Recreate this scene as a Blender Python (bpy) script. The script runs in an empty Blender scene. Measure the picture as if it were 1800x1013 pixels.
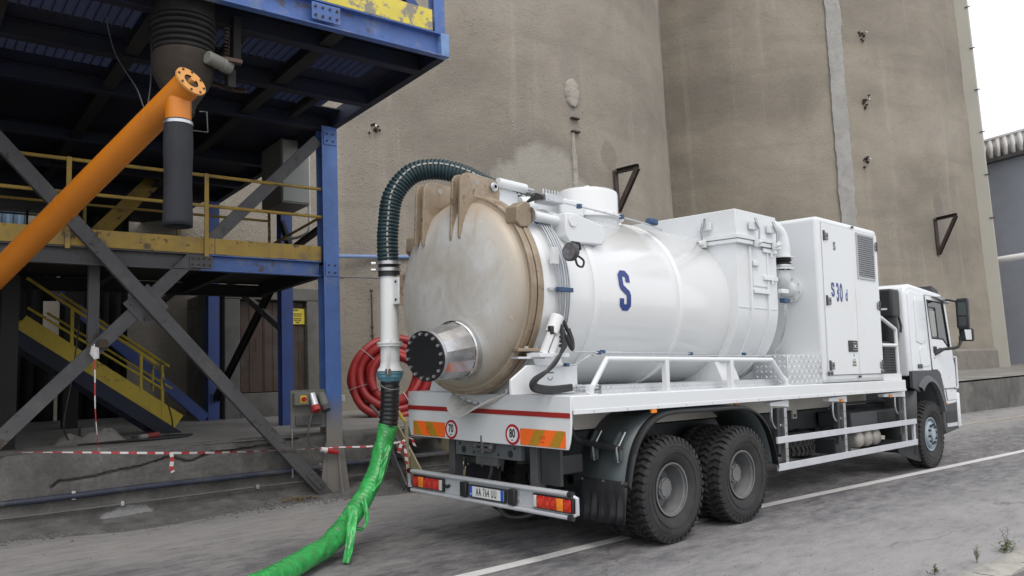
import bpy, bmesh, math, random
import numpy as np
from mathutils import Vector, Matrix
from math import sin, cos, pi, radians, sqrt, atan2
random.seed(7); np.random.seed(7)
S = bpy.context.scene
COL = S.collection

# ------------------------------------------------------------------ camera
cam_d = bpy.data.cameras.new('camera'); cam = bpy.data.objects.new('camera', cam_d); COL.objects.link(cam)
R_ = Vector((0.726529, -0.686882, -0.018679)); U_ = Vector((-0.044581, -0.074245, 0.996243)); F_ = Vector((0.685688, 0.722967, 0.084563))
cam.matrix_world = Matrix(((R_.x, U_.x, -F_.x, -5.5297), (R_.y, U_.y, -F_.y, -6.3093), (R_.z, U_.z, -F_.z, 1.9577), (0, 0, 0, 1)))
cam_d.sensor_width = 36; cam_d.lens = 28.395; cam_d.clip_end = 2000; cam_d.clip_start = .05
S.camera = cam

# ------------------------------------------------------------------ sky, sun, exposure
SUN_EL, SUN_AZ = radians(58), radians(-122)      # direction towards the sun: azimuth measured from +X
W = bpy.data.worlds.new('World'); S.world = W; W.use_nodes = True
nt = W.node_tree; nt.nodes.clear()
sky = nt.nodes.new('ShaderNodeTexSky'); sky.sky_type = 'NISHITA'; sky.sun_disc = False
sky.sun_elevation = SUN_EL; sky.sun_rotation = radians(90) - SUN_AZ
sky.air_density = 1.0; sky.dust_density = 4.0; sky.ozone_density = 1.0
mixw = nt.nodes.new('ShaderNodeMix'); mixw.data_type = 'RGBA'; mixw.inputs['Factor'].default_value = .72
mixw.inputs['B'].default_value = (8.9, 9.0, 9.15, 1)            # even overcast cloud layer
bg = nt.nodes.new('ShaderNodeBackground'); bg.inputs['Strength'].default_value = .1
ow = nt.nodes.new('ShaderNodeOutputWorld')
nt.links.new(sky.outputs['Color'], mixw.inputs['A']); nt.links.new(mixw.outputs['Result'], bg.inputs['Color']); nt.links.new(bg.outputs[0], ow.inputs[0])
sd = bpy.data.lights.new('sun', 'SUN'); sd.energy = 0.7; sd.angle = radians(30); sd.color = (1, .94, .84)
so = bpy.data.objects.new('sun', sd); COL.objects.link(so)
sdir = Vector((cos(SUN_EL)*cos(SUN_AZ), cos(SUN_EL)*sin(SUN_AZ), sin(SUN_EL)))
so.rotation_euler = sdir.to_track_quat('Z', 'Y').to_euler(); so.location = (0, -20, 30)
S.view_settings.view_transform = 'Standard'; S.view_settings.look = 'None'; S.view_settings.gamma = 1
S.view_settings.exposure = 0.68
try: S.view_settings.use_curve_mapping = False
except Exception: pass
S.cycles.max_bounces = 6; S.cycles.diffuse_bounces = 3; S.cycles.glossy_bounces = 3; S.cycles.transmission_bounces = 4
S.cycles.use_denoising = True

# ------------------------------------------------------------------ materials
def node(nt, t, **kw):
    n = nt.nodes.new(t)
    for k, v in kw.items():
        if k in n.inputs.keys(): n.inputs[k].default_value = v
        else: setattr(n, k, v)
    return n
def ramp(nt, fac, stops):
    r = nt.nodes.new('ShaderNodeValToRGB'); e = r.color_ramp.elements
    while len(e) < len(stops): e.new(.5)
    for i, (p, c) in enumerate(stops):
        e[i].position = p; e[i].color = c if len(c) == 4 else (*c, 1)
    nt.links.new(fac, r.inputs[0]); return r.outputs[0]
def noise(nt, co, scale, detail=5, rough=.55, dist=0):
    n = node(nt, 'ShaderNodeTexNoise'); n.inputs['Scale'].default_value = scale; n.inputs['Detail'].default_value = detail
    n.inputs['Roughness'].default_value = rough; n.inputs['Distortion'].default_value = dist
    nt.links.new(co, n.inputs['Vector']); return n.outputs['Fac']
def mapping(nt, co, scale=(1, 1, 1), rot=(0, 0, 0), loc=(0, 0, 0)):
    m = nt.nodes.new('ShaderNodeMapping'); m.inputs['Scale'].default_value = scale; m.inputs['Rotation'].default_value = rot; m.inputs['Location'].default_value = loc
    nt.links.new(co, m.inputs['Vector']); return m.outputs[0]
def mixc(nt, fac, a, b, mode='MIX'):
    m = nt.nodes.new('ShaderNodeMix'); m.data_type = 'RGBA'; m.blend_type = mode
    for s, v in (('Factor', fac), ('A', a), ('B', b)):
        if isinstance(v, (int, float)): m.inputs[s].default_value = v
        elif isinstance(v, tuple): m.inputs[s].default_value = v if len(v) == 4 else (*v, 1)
        else: nt.links.new(v, m.inputs[s])
    return m.outputs['Result']
def math_(nt, op, a, b=0.0, clamp=False):
    m = nt.nodes.new('ShaderNodeMath'); m.operation = op; m.use_clamp = clamp
    for i, v in enumerate((a, b)):
        if isinstance(v, (int, float)): m.inputs[i].default_value = v
        else: nt.links.new(v, m.inputs[i])
    return m.outputs[0]
def newmat(name):
    m = bpy.data.materials.new(name); m.use_nodes = True; nt = m.node_tree
    b = nt.nodes['Principled BSDF']; tc = nt.nodes.new('ShaderNodeTexCoord')
    return m, nt, b, tc.outputs['Object']
def bump(nt, b, h, strength, dist=.01):
    n = nt.nodes.new('ShaderNodeBump'); n.inputs['Strength'].default_value = strength; n.inputs['Distance'].default_value = dist
    nt.links.new(h, n.inputs['Height']); nt.links.new(n.outputs[0], b.inputs['Normal'])
def pm(name, col, rough=.5, metal=0., var=.12, vs=3., dirt=None, ds=2., dlo=.5, dhi=.7, bs=60, bst=0., bd=.004, spec=.5, rv=.1, streak=(1, 1, 1), coat=0, spots=None, sps=7):
    m, nt, b, co = newmat(name)
    f = noise(nt, mapping(nt, co, streak), vs, 6, .6)
    c = ramp(nt, f, [(.3, tuple(x*(1-var) for x in col)), (.7, tuple(min(1, x*(1+var)) for x in col))])
    if dirt:
        g = noise(nt, mapping(nt, co, streak, loc=(3, 7, 1)), ds, 8, .65)
        g = ramp(nt, g, [(dlo, (0, 0, 0)), (dhi, (1, 1, 1))]); c = mixc(nt, g, c, dirt)
    if spots:      # chipped paint and rust bleed
        g = math_(nt, 'MULTIPLY', noise(nt, mapping(nt, co, loc=(1, 5, 9)), sps, 9, .7), math_(nt, 'ADD', .55, math_(nt, 'MULTIPLY', noise(nt, co, 1.3, 3), .9)))
        c = mixc(nt, math_(nt, 'MULTIPLY', ramp(nt, g, [(.60, (0, 0, 0)), (.66, (1, 1, 1))]), .85), c, spots)
        c = mixc(nt, math_(nt, 'MULTIPLY', ramp(nt, noise(nt, mapping(nt, co, (6, 6, .5)), 2.2, 5, .7), [(.56, (0, 0, 0)), (.75, (1, 1, 1))]), .4), c, tuple(x*.55 for x in col))
    nt.links.new(c, b.inputs['Base Color'])
    r = ramp(nt, f, [(.3, (rough-rv*.5,)*3), (.7, (rough+rv*.5,)*3)]); nt.links.new(r, b.inputs['Roughness'])
    b.inputs['Metallic'].default_value = metal; b.inputs['Specular IOR Level'].default_value = spec
    if coat: b.inputs['Coat Weight'].default_value = coat; b.inputs['Coat Roughness'].default_value = .08
    if bst: bump(nt, b, noise(nt, co, bs, 4, .6), bst, bd)
    return m
white = pm('white_paint', (.69, .715, .735), .33, var=.02, vs=1.2, dirt=(.60, .59, .56), ds=1.5, dlo=.55, dhi=.95, bs=3, bst=.03)
tankw = pm('white_gloss_paint', (.73, .745, .755), .18, var=.015, vs=.8, bs=2.2, bst=.05, bd=.02, coat=.4)
cabw = pm('white_cab_paint', (.72, .75, .78), .3, var=.02, coat=.3)
beige = pm('beige_primer', (.52, .50, .45), .6, var=.06)
brown = pm('dusty_brown_steel', (.29, .228, .163), .55, .25, spots=(.17, .105, .06), sps=10, var=.16, vs=2.5, dirt=(.40, .33, .26), ds=4, bs=50, bst=.1)
polish = pm('polished_steel', (.66, .66, .67), .22, 1., var=.12, vs=9, rv=.16, dirt=(.45, .43, .40), ds=4, dlo=.55, dhi=.8, bs=5, bst=.2, bd=.02)
conduitm = pm('dusty_conduit', (.13, .13, .135), .6, .2, var=.2, vs=4)
galv = pm('galvanised_steel', (.55, .56, .58), .38, .9, var=.12, vs=14)
alu = pm('aluminium', (.58, .60, .64), .42, .25, var=.06, vs=4)
chequer = pm('chequer_aluminium', (.66, .68, .70), .34, .85, var=.08, vs=6)
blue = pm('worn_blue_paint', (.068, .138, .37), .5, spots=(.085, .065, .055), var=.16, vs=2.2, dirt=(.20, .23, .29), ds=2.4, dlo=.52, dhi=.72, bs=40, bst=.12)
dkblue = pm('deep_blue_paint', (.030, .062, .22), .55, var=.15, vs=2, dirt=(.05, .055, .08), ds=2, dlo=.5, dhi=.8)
shadeblue = pm('shaded_blue_steel', (.008, .013, .036), .7, var=.25, vs=2, dirt=(.009, .009, .0095), ds=1.6, dlo=.4, dhi=.7)  # near-black blue carries the shade under the deck in its colour
shadesteel = pm('shaded_steel', (.012, .0117, .0112), .8, var=.3, vs=2.5, dirt=(.024, .0225, .02), ds=1.4, dlo=.5, dhi=.8)  # shade inside the gantry bay is put into this dark steel colour
gsteel = pm('dusty_grey_steel', (.085, .085, .09), .65, .1, spots=(.05, .038, .03), var=.2, vs=2.5, dirt=(.155, .147, .135), ds=2.6, dlo=.52, dhi=.8, bs=45, bst=.1)
yellow = pm('worn_yellow_paint', (.36, .235, .045), .6, spots=(.07, .05, .035), var=.18, vs=2, dirt=(.14, .115, .08), ds=2.6, dlo=.5, dhi=.75)
yellow2 = pm('stair_yellow_paint', (.42, .31, .022), .55, spots=(.06, .045, .03), var=.15, vs=2, dirt=(.10, .085, .045), ds=3, dlo=.58, dhi=.75)
peel = pm('peeling_yellow_paint', (.62, .52, .08), .6, var=.1, vs=3, dirt=(.24, .22, .18), ds=3.2, dlo=.49, dhi=.53, bs=30, bst=.25)
orange = pm('orange_paint', (.58, .185, .011), .36, var=.10, vs=1.6, dirt=(.42, .14, .02), ds=3, dlo=.6, dhi=.85, bs=6, bst=.04)
orange2 = pm('faded_orange_flange', (.62, .29, .075), .5, var=.08)
rubber = pm('tyre_rubber', (.023, .0235, .026), .8, var=.18, vs=5, dirt=(.054, .051, .048), ds=3, dlo=.45, dhi=.85, bs=70, bst=.08)
sleeve = pm('black_fabric_sleeve', (.013, .0145, .021), .75, var=.2, vs=3, dirt=(.028, .03, .038), ds=2.2, dlo=.5, dhi=.9, streak=(3, 3, .6))
black = pm('black_plastic', (.018, .019, .021), .5, var=.15)
dkgrey = pm('grey_plastic', (.055, .058, .064), .55, var=.1)
chassis = pm('dark_chassis_paint', (.030, .034, .037), .6, var=.2, dirt=(.06, .058, .055), ds=3, dlo=.5, dhi=.85)
fender_m = pm('grey_green_fender', (.075, .095, .10), .45, var=.08, dirt=(.12, .12, .115), ds=2.5, dlo=.55, dhi=.85)
rim_m = pm('dusty_grey_rim', (.17, .175, .18), .6, .1, var=.12, vs=6, dirt=(.10, .098, .095), ds=4, dlo=.45, dhi=.75)
rimblue = pm('pale_blue_rim', (.33, .40, .45), .5, .1, var=.1, vs=5)
hose_g = pm('green_black_hose', (.015, .036, .044), .42, var=.25, vs=8)
hose_k = pm('black_hose_wrap', (.015, .015, .017), .3, var=.2, vs=8, bs=25, bst=.4)
green = pm('green_plastic_wrap', (.036, .36, .085), .25, var=.3, vs=9, dirt=(.05, .24, .07), ds=9, dlo=.45, dhi=.7, bs=13, bst=.6, bd=.02)
redhose = pm('red_hose', (.29, .018, .02), .42, var=.15, vs=4, dirt=(.17, .025, .025), ds=3, dlo=.5, dhi=.8)
red = pm('red_paint', (.42, .022, .025), .45, var=.06)
amber = pm('amber_lens', (.75, .22, .02), .2, var=.1)
redlens = pm('red_lens', (.50, .012, .010), .12, var=.15, vs=20, coat=.6)
amberlens = pm('orange_lens', (.85, .26, .02), .12, var=.1, coat=.6)
clearlens = pm('clear_lens', (.62, .60, .58), .15, var=.1, coat=.6)
hazo = pm('hazard_orange', (.95, .16, .02), .4, var=.04)
hazy = pm('hazard_gold', (.42, .23, .02), .4, var=.04)
navy = pm('navy_lettering', (.012, .035, .20), .35, var=.05)
grlet = pm('grey_lettering', (.10, .12, .18), .4, var=.05)
inkm = pm('black_print', (.012, .012, .014), .5, var=.05)
platew = pm('plate_white', (.72, .73, .74), .35, var=.03)
handlem = pm('dull_wire', (.12, .12, .12), .5, .5)
eub = pm('plate_blue', (.02, .10, .55), .35, var=.05)
clampb = pm('blue_clamp_plastic', (.030, .075, .16), .5, var=.1)
steelg = pm('grey_enclosure', (.16, .16, .145), .55, var=.06, dirt=(.15, .145, .13), ds=2, dlo=.5, dhi=.8)
tarp_m = pm('dusty_tarpaulin', (.24, .23, .21), .85, var=.15, vs=4, bs=18, bst=.4, bd=.02)
rust = pm('rusty_brown_steel', (.058, .038, .028), .8, var=.3, vs=3, dirt=(.08, .075, .07), ds=2, dlo=.5, dhi=.75, bs=40, bst=.2)
rustd = pm('dark_rusty_bracket', (.055, .042, .036), .8, var=.25, vs=5)
concd = pm('old_concrete', (.115, .112, .105), .9, var=.2, vs=3, dirt=(.07, .068, .063), ds=1.6, dlo=.5, dhi=.75, bs=30, bst=.4, bd=.01)
conck = pm('kerb_concrete', (.36, .35, .32), .9, var=.12, vs=6, dirt=(.25, .245, .23), ds=5, dlo=.5, dhi=.7, bs=35, bst=.5, bd=.008)
pier_m = pm('pale_concrete', (.40, .39, .345), .9, var=.06, vs=.5, bs=8, bst=.2)
bluew = pm('blue_grey_rendered_wall', (.33, .36, .42), .85, var=.05, vs=.3, dirt=(.29, .315, .375), ds=.5)
clad = pm('pale_cladding', (.8, .8, .81), .55, var=.06, vs=1)
cladb = pm('pale_blue_cladding', (.22, .33, .45), .55, var=.06, vs=1)
bandm = pm('silo_base_concrete', (.20, .185, .165), .9, var=.16, vs=1.5, dirt=(.14, .13, .118), ds=1.2, bs=14, bst=.5, bd=.04)
gritd = pm('dark_grit_bank', (.13, .127, .125), .95, var=.35, vs=5, dirt=(.20, .195, .19), ds=3, bs=60, bst=.9, bd=.02)
dirtm = pm('grit', (.15, .147, .145), .95, var=.35, vs=.8)
leafm = pm('dry_leaves', (.16, .12, .06), .8, var=.3, vs=9)
weedm = pm('weed_green', (.085, .11, .035), .7, var=.3, vs=9)
stalkm = pm('weed_stalk', (.17, .15, .09), .8, var=.2)
tapew = pm('tape_white', (.68, .66, .65), .5, var=.05)
taper = pm('tape_red', (.45, .03, .04), .5, var=.06)
line_m = pm('road_paint', (.62, .62, .62), .7, var=.07, vs=5, dirt=(.40, .39, .385), ds=7, dlo=.55, dhi=.78, bs=80, bst=.2)
tealm = pm('teal_paint', (.10, .24, .32), .45, var=.08)
yhandle = pm('grey_yellow_steel', (.30, .27, .17), .65, var=.18, dirt=(.20, .19, .17), ds=3, dlo=.5, dhi=.8)
weave = pm('hydraulic_hose', (.02, .02, .021), .45, var=.1)

def glass_mat():
    m, nt, b, co = newmat('cab_glass')
    b.inputs['Base Color'].default_value = (.10, .12, .12, 1); b.inputs['Roughness'].default_value = .03; b.inputs['Transmission Weight'].default_value = .75
    b.inputs['IOR'].default_value = 1.45; b.inputs['Specular IOR Level'].default_value = .8
    return m
glass = glass_mat()
def mirror_mat():
    m, nt, b, co = newmat('mirror_glass'); b.inputs['Base Color'].default_value = (.8, .8, .8, 1); b.inputs['Metallic'].default_value = 1; b.inputs['Roughness'].default_value = .03
    return m
mirror_m = mirror_mat()
def stainless_mat():   # heat tinted and dust stained dished door
    m, nt, b, co = newmat('stained_stainless')
    sep = node(nt, 'ShaderNodeSeparateXYZ'); nt.links.new(co, sep.inputs[0])
    y, z = sep.outputs['Y'], sep.outputs['Z']
    r = math_(nt, 'SQRT', math_(nt, 'ADD', math_(nt, 'POWER', y, 2), math_(nt, 'POWER', z, 2)))
    n1 = noise(nt, co, 2.2, 6, .6, .4); n2 = noise(nt, mapping(nt, co, (1, 1, .35)), 5, 7, .65, .6)
    rr = math_(nt, 'ADD', r, math_(nt, 'MULTIPLY', math_(nt, 'SUBTRACT', n1, .5), .5))
    edge = ramp(nt, rr, [(.75, (0, 0, 0)), (1.0, (1, 1, 1))])
    base = ramp(nt, n1, [(.33, (.44, .415, .37)), (.5, (.52, .51, .485)), (.66, (.60, .61, .61))])
    st = ramp(nt, n2, [(.53, (0, 0, 0)), (.74, (1, 1, 1))])
    c = mixc(nt, math_(nt, 'MULTIPLY', st, .6), base, (.36, .275, .175))
    c = mixc(nt, math_(nt, 'MULTIPLY', edge, .8), c, (.33, .25, .16))
    dk = ramp(nt, noise(nt, mapping(nt, co, (1, 1.6, .5), loc=(4, 4, 0)), 7, 8, .75, .8), [(.60, (0, 0, 0)), (.70, (1, 1, 1))])
    c = mixc(nt, math_(nt, 'MULTIPLY', dk, .35), c, (.20, .15, .10))
    c = mixc(nt, math_(nt, 'MULTIPLY', ramp(nt, noise(nt, mapping(nt, co, (1, 1, .4), loc=(0, 7, 3)), 11, 8, .7, .5), [(.62, (0, 0, 0)), (.68, (1, 1, 1))]), .4), c, (.74, .73, .70))
    nt.links.new(c, b.inputs['Base Color']); b.inputs['Metallic'].default_value = .25
    nt.links.new(ramp(nt, n1, [(.3, (.58,)*3), (.7, (.44,)*3)]), b.inputs['Roughness'])
    bump(nt, b, noise(nt, co, 4, 3, .5), .12, .02)
    return m
stainless = stainless_mat()
def silo_mat(i):
    m, nt, b, co = newmat('shotcrete_%s' % ('near' if i == 0 else 'far'))
    big = noise(nt, mapping(nt, co, (1, 1, 1.6)), .22, 6, .6, .3); mid = noise(nt, co, 1.1, 6, .65); fine = noise(nt, co, 9, 5, .7)
    ver = noise(nt, mapping(nt, co, (1, 1, .06)), .8, 5, .6)
    if i == 0: a, c2, c3 = (.225, .202, .172), (.292, .262, .219), (.335, .306, .263)
    else: a, c2, c3 = (.22, .198, .168), (.30, .268, .22), (.34, .308, .26)
    c = ramp(nt, big, [(.33, a), (.52, c2), (.7, c3)])
    c = mixc(nt, math_(nt, 'MULTIPLY', ramp(nt, mid, [(.45, (0, 0, 0)), (.75, (1, 1, 1))]), .35), c, (.22, .205, .185))
    c = mixc(nt, math_(nt, 'MULTIPLY', ramp(nt, ver, [(.5, (0, 0, 0)), (.75, (1, 1, 1))]), .35), c, (.215, .20, .18))
    c = mixc(nt, math_(nt, 'MULTIPLY', ramp(nt, noise(nt, mapping(nt, co, (1, 1, .05), loc=(5, 2, 0)), 1.7, 6, .65), [(.56, (0, 0, 0)), (.72, (1, 1, 1))]), .4), c, (.40, .375, .335))
    c = mixc(nt, math_(nt, 'MULTIPLY', ramp(nt, noise(nt, mapping(nt, co, (.12, .12, 1.4)), .9, 5, .6), [(.52, (0, 0, 0)), (.68, (1, 1, 1))]), .35), c, (.20, .185, .165))
    sep = node(nt, 'ShaderNodeSeparateXYZ'); nt.links.new(co, sep.inputs[0])
    ang = math_(nt, 'ARCTAN2', sep.outputs['Y'], sep.outputs['X'])
    for (a0, z0, sa, sz, colr, k, na) in STAINS[i]:
        e = math_(nt, 'ADD', math_(nt, 'POWER', math_(nt, 'DIVIDE', math_(nt, 'SUBTRACT', ang, a0), sa), 2), math_(nt, 'POWER', math_(nt, 'DIVIDE', math_(nt, 'SUBTRACT', sep.outputs['Z'], z0), sz), 2))
        e = math_(nt, 'ADD', e, math_(nt, 'MULTIPLY', math_(nt, 'SUBTRACT', mid, .5), na))
        c = mixc(nt, math_(nt, 'MULTIPLY', ramp(nt, e, [(.80, (1, 1, 1)), (1.05, (0, 0, 0))]), k), c, colr)
    c = mixc(nt, math_(nt, 'MULTIPLY', ramp(nt, fine, [(.28, (1, 1, 1)), (.42, (0, 0, 0))]), .35), c, (.10, .09, .08))
    c = mixc(nt, .22, c, ramp(nt, noise(nt, co, 30, 4, .75), [(.3, (.3,)*3), (.7, (.7,)*3)]), 'OVERLAY')
    nt.links.new(c, b.inputs['Base Color']); b.inputs['Roughness'].default_value = .95; b.inputs['Specular IOR Level'].default_value = .2
    vo = node(nt, 'ShaderNodeTexVoronoi'); vo.inputs['Scale'].default_value = 9; nt.links.new(co, vo.inputs['Vector'])
    h = math_(nt, 'ADD', math_(nt, 'MULTIPLY', noise(nt, co, 2.2, 7, .75), .9), math_(nt, 'MULTIPLY', noise(nt, co, 22, 4, .7), .55))
    h = math_(nt, 'ADD', h, math_(nt, 'MULTIPLY', ramp(nt, vo.outputs['Distance'], [(.12, (1, 1, 1)), (.3, (0, 0, 0))]), math_(nt, 'MULTIPLY', ramp(nt, mid, [(.45, (0, 0, 0)), (.65, (1, 1, 1))]), .35)))
    bump(nt, b, h, .55, .08)
    return m
def road_mat():
    m, nt, b, co = newmat('dusty_road')
    st = mapping(nt, co, (.55, 1.5, 1), (0, 0, radians(5.5)))
    n1 = noise(nt, st, .55, 7, .62, .5); n2 = noise(nt, st, 4.6, 10, .78, .2); n3 = noise(nt, co, 45, 5, .75); n4 = noise(nt, co, 160, 3, .7)
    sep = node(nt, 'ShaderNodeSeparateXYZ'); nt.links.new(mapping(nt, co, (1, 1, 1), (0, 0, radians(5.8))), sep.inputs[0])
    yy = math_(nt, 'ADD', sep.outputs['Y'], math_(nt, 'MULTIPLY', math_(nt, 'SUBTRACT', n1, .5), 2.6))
    # darker middle band of the carriageway against dust drifted towards dock and verge
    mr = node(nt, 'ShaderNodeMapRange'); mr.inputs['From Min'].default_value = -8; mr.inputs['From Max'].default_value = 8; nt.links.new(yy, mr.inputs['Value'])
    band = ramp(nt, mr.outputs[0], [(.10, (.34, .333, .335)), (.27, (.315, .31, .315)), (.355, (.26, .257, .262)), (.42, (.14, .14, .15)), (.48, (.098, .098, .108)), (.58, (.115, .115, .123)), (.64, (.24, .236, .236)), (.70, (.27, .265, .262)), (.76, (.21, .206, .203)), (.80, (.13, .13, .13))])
    n5 = noise(nt, mapping(nt, co, (.5, 1.2, 1), (0, 0, radians(8)), (3, 8, 0)), 1.5, 9, .7, .8)
    band = mixc(nt, math_(nt, 'MULTIPLY', ramp(nt, n5, [(.48, (0, 0, 0)), (.62, (1, 1, 1))]), .35), band, (.34, .332, .325))
    band = mixc(nt, math_(nt, 'MULTIPLY', ramp(nt, n5, [(.34, (1, 1, 1)), (.46, (0, 0, 0))]), .35), band, (.125, .125, .13))
    c = mixc(nt, math_(nt, 'MULTIPLY', ramp(nt, n2, [(.42, (0, 0, 0)), (.62, (1, 1, 1))]), .5), band, (.36, .352, .348))
    c = mixc(nt, math_(nt, 'MULTIPLY', ramp(nt, n2, [(.30, (1, 1, 1)), (.44, (0, 0, 0))]), .6), c, (.10, .10, .108))
    c = mixc(nt, .55, c, ramp(nt, n3, [(.3, (.35, .35, .35)), (.7, (.65, .65, .65))]), 'OVERLAY')
    c = mixc(nt, .5, c, ramp(nt, n4, [(.3, (.3, .3, .3)), (.7, (.7, .7, .7))]), 'OVERLAY')
    v = node(nt, 'ShaderNodeTexVoronoi'); v.feature = 'DISTANCE_TO_EDGE'; v.inputs['Scale'].default_value = .28
    dn = nt.nodes.new('ShaderNodeVectorMath'); dn.operation = 'ADD'; nz = node(nt, 'ShaderNodeTexNoise'); nz.inputs['Scale'].default_value = 1.3; nz.inputs['Detail'].default_value = 6; nt.links.new(co, nz.inputs['Vector'])
    nt.links.new(co, dn.inputs[0]); nt.links.new(nz.outputs['Color'], dn.inputs[1]); nt.links.new(dn.outputs[0], v.inputs['Vector'])
    cr = math_(nt, 'MULTIPLY', ramp(nt, v.outputs['Distance'], [(.0, (1, 1, 1)), (.006, (0, 0, 0))]), ramp(nt, noise(nt, co, .4, 2), [(.5, (0, 0, 0)), (.6, (1, 1, 1))]))
    c = mixc(nt, math_(nt, 'MULTIPLY', cr, .6), c, (.07, .07, .07))
    nt.links.new(c, b.inputs['Base Color']); b.inputs['Roughness'].default_value = .85; b.inputs['Specular IOR Level'].default_value = .3
    h = math_(nt, 'ADD', math_(nt, 'MULTIPLY', n2, 1.2), math_(nt, 'ADD', n3, math_(nt, 'MULTIPLY', n4, .6))); bump(nt, b, h, .6, .014)
    return m
def dock_mat():
    m, nt, b, co = newmat('stained_dock_concrete')
    n1 = noise(nt, co, .9, 7, .65, .3); n2 = noise(nt, mapping(nt, co, (1, 1, .35)), 3, 7, .65); n3 = noise(nt, co, 30, 5, .7)
    c = ramp(nt, n1, [(.3, (.085, .084, .081)), (.5, (.135, .131, .124)), (.7, (.19, .184, .173))])
    c = mixc(nt, math_(nt, 'MULTIPLY', ramp(nt, n2, [(.48, (0, 0, 0)), (.7, (1, 1, 1))]), .45), c, (.06, .06, .06))
    c = mixc(nt, math_(nt, 'MULTIPLY', ramp(nt, noise(nt, mapping(nt, co, loc=(9, 2, 4)), 1.6, 6, .6), [(.62, (0, 0, 0)), (.70, (1, 1, 1))]), .4), c, (.26, .25, .235))
    sp = node(nt, 'ShaderNodeSeparateXYZ'); nt.links.new(co, sp.inputs[0])
    e = math_(nt, 'ADD', math_(nt, 'POWER', math_(nt, 'DIVIDE', math_(nt, 'ADD', sp.outputs['X'], 2.78), .42), 2), math_(nt, 'POWER', math_(nt, 'DIVIDE', math_(nt, 'SUBTRACT', sp.outputs['Z'], .07), .10), 2))
    e = math_(nt, 'ADD', e, math_(nt, 'MULTIPLY', math_(nt, 'SUBTRACT', n2, .5), 4)); c = mixc(nt, math_(nt, 'MULTIPLY', ramp(nt, e, [(.5, (1, 1, 1)), (.8, (0, 0, 0))]), .7), c, (.36, .36, .37))
    c = mixc(nt, .4, c, ramp(nt, n3, [(.3, (.3,)*3), (.7, (.7,)*3)]), 'OVERLAY')
    nt.links.new(c, b.inputs['Base Color']); b.inputs['Roughness'].default_value = .92; b.inputs['Specular IOR Level'].default_value = .2
    bump(nt, b, math_(nt, 'ADD', noise(nt, co, 14, 6, .7), math_(nt, 'MULTIPLY', n3, .4)), .7, .02)
    return m
def docktop_mat():
    m, nt, b, co = newmat('dusty_dock_floor')
    n1 = noise(nt, co, .8, 7, .65, .3); n2 = noise(nt, mapping(nt, co, (.6, 2, 1)), 3, 7, .65); n3 = noise(nt, co, 40, 5, .7)
    c = ramp(nt, n1, [(.3, (.165, .16, .153)), (.5, (.225, .218, .206)), (.7, (.285, .277, .26))])
    c = mixc(nt, math_(nt, 'MULTIPLY', ramp(nt, n2, [(.5, (0, 0, 0)), (.68, (1, 1, 1))]), .4), c, (.18, .175, .17))
    c = mixc(nt, .4, c, ramp(nt, n3, [(.3, (.3,)*3), (.7, (.7,)*3)]), 'OVERLAY')
    nt.links.new(c, b.inputs['Base Color']); b.inputs['Roughness'].default_value = .92; b.inputs['Specular IOR Level'].default_value = .2
    bump(nt, b, math_(nt, 'ADD', noise(nt, co, 12, 6, .7), math_(nt, 'MULTIPLY', n3, .3)), .5, .015)
    return m
def foot_mat(name, top, scale_lo, scale_hi):   # paint that wears to cement dust splash near the foot
    m, nt, b, co = newmat(name)
    sep = node(nt, 'ShaderNodeSeparateXYZ'); nt.links.new(co, sep.inputs[0])
    n1 = noise(nt, co, 2.4, 7, .65, .3)
    z = math_(nt, 'ADD', sep.outputs['Z'], math_(nt, 'MULTIPLY', math_(nt, 'SUBTRACT', n1, .5), .9))
    f = node(nt, 'ShaderNodeMapRange'); f.inputs['From Min'].default_value = scale_lo; f.inputs['From Max'].default_value = scale_hi; nt.links.new(z, f.inputs['Value'])
    c = ramp(nt, n1, [(.35, tuple(x*.82 for x in top)), (.65, tuple(x*1.15 for x in top))])
    c = mixc(nt, math_(nt, 'MULTIPLY', ramp(nt, noise(nt, co, 5, 8, .7), [(.55, (0, 0, 0)), (.68, (1, 1, 1))]), .5), c, (.20, .215, .25))
    c = mixc(nt, f.outputs[0], (.215, .205, .19), c)
    nt.links.new(c, b.inputs['Base Color']); b.inputs['Roughness'].default_value = .55
    bump(nt, b, noise(nt, co, 40, 4, .6), .12, .006)
    return m
bluefoot = foot_mat('blue_paint_with_dusty_foot', (.075, .155, .40), 1.0, 1.5)
braceB = foot_mat('grey_brace_paint', (.15, .158, .18), -9, -8)
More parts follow.
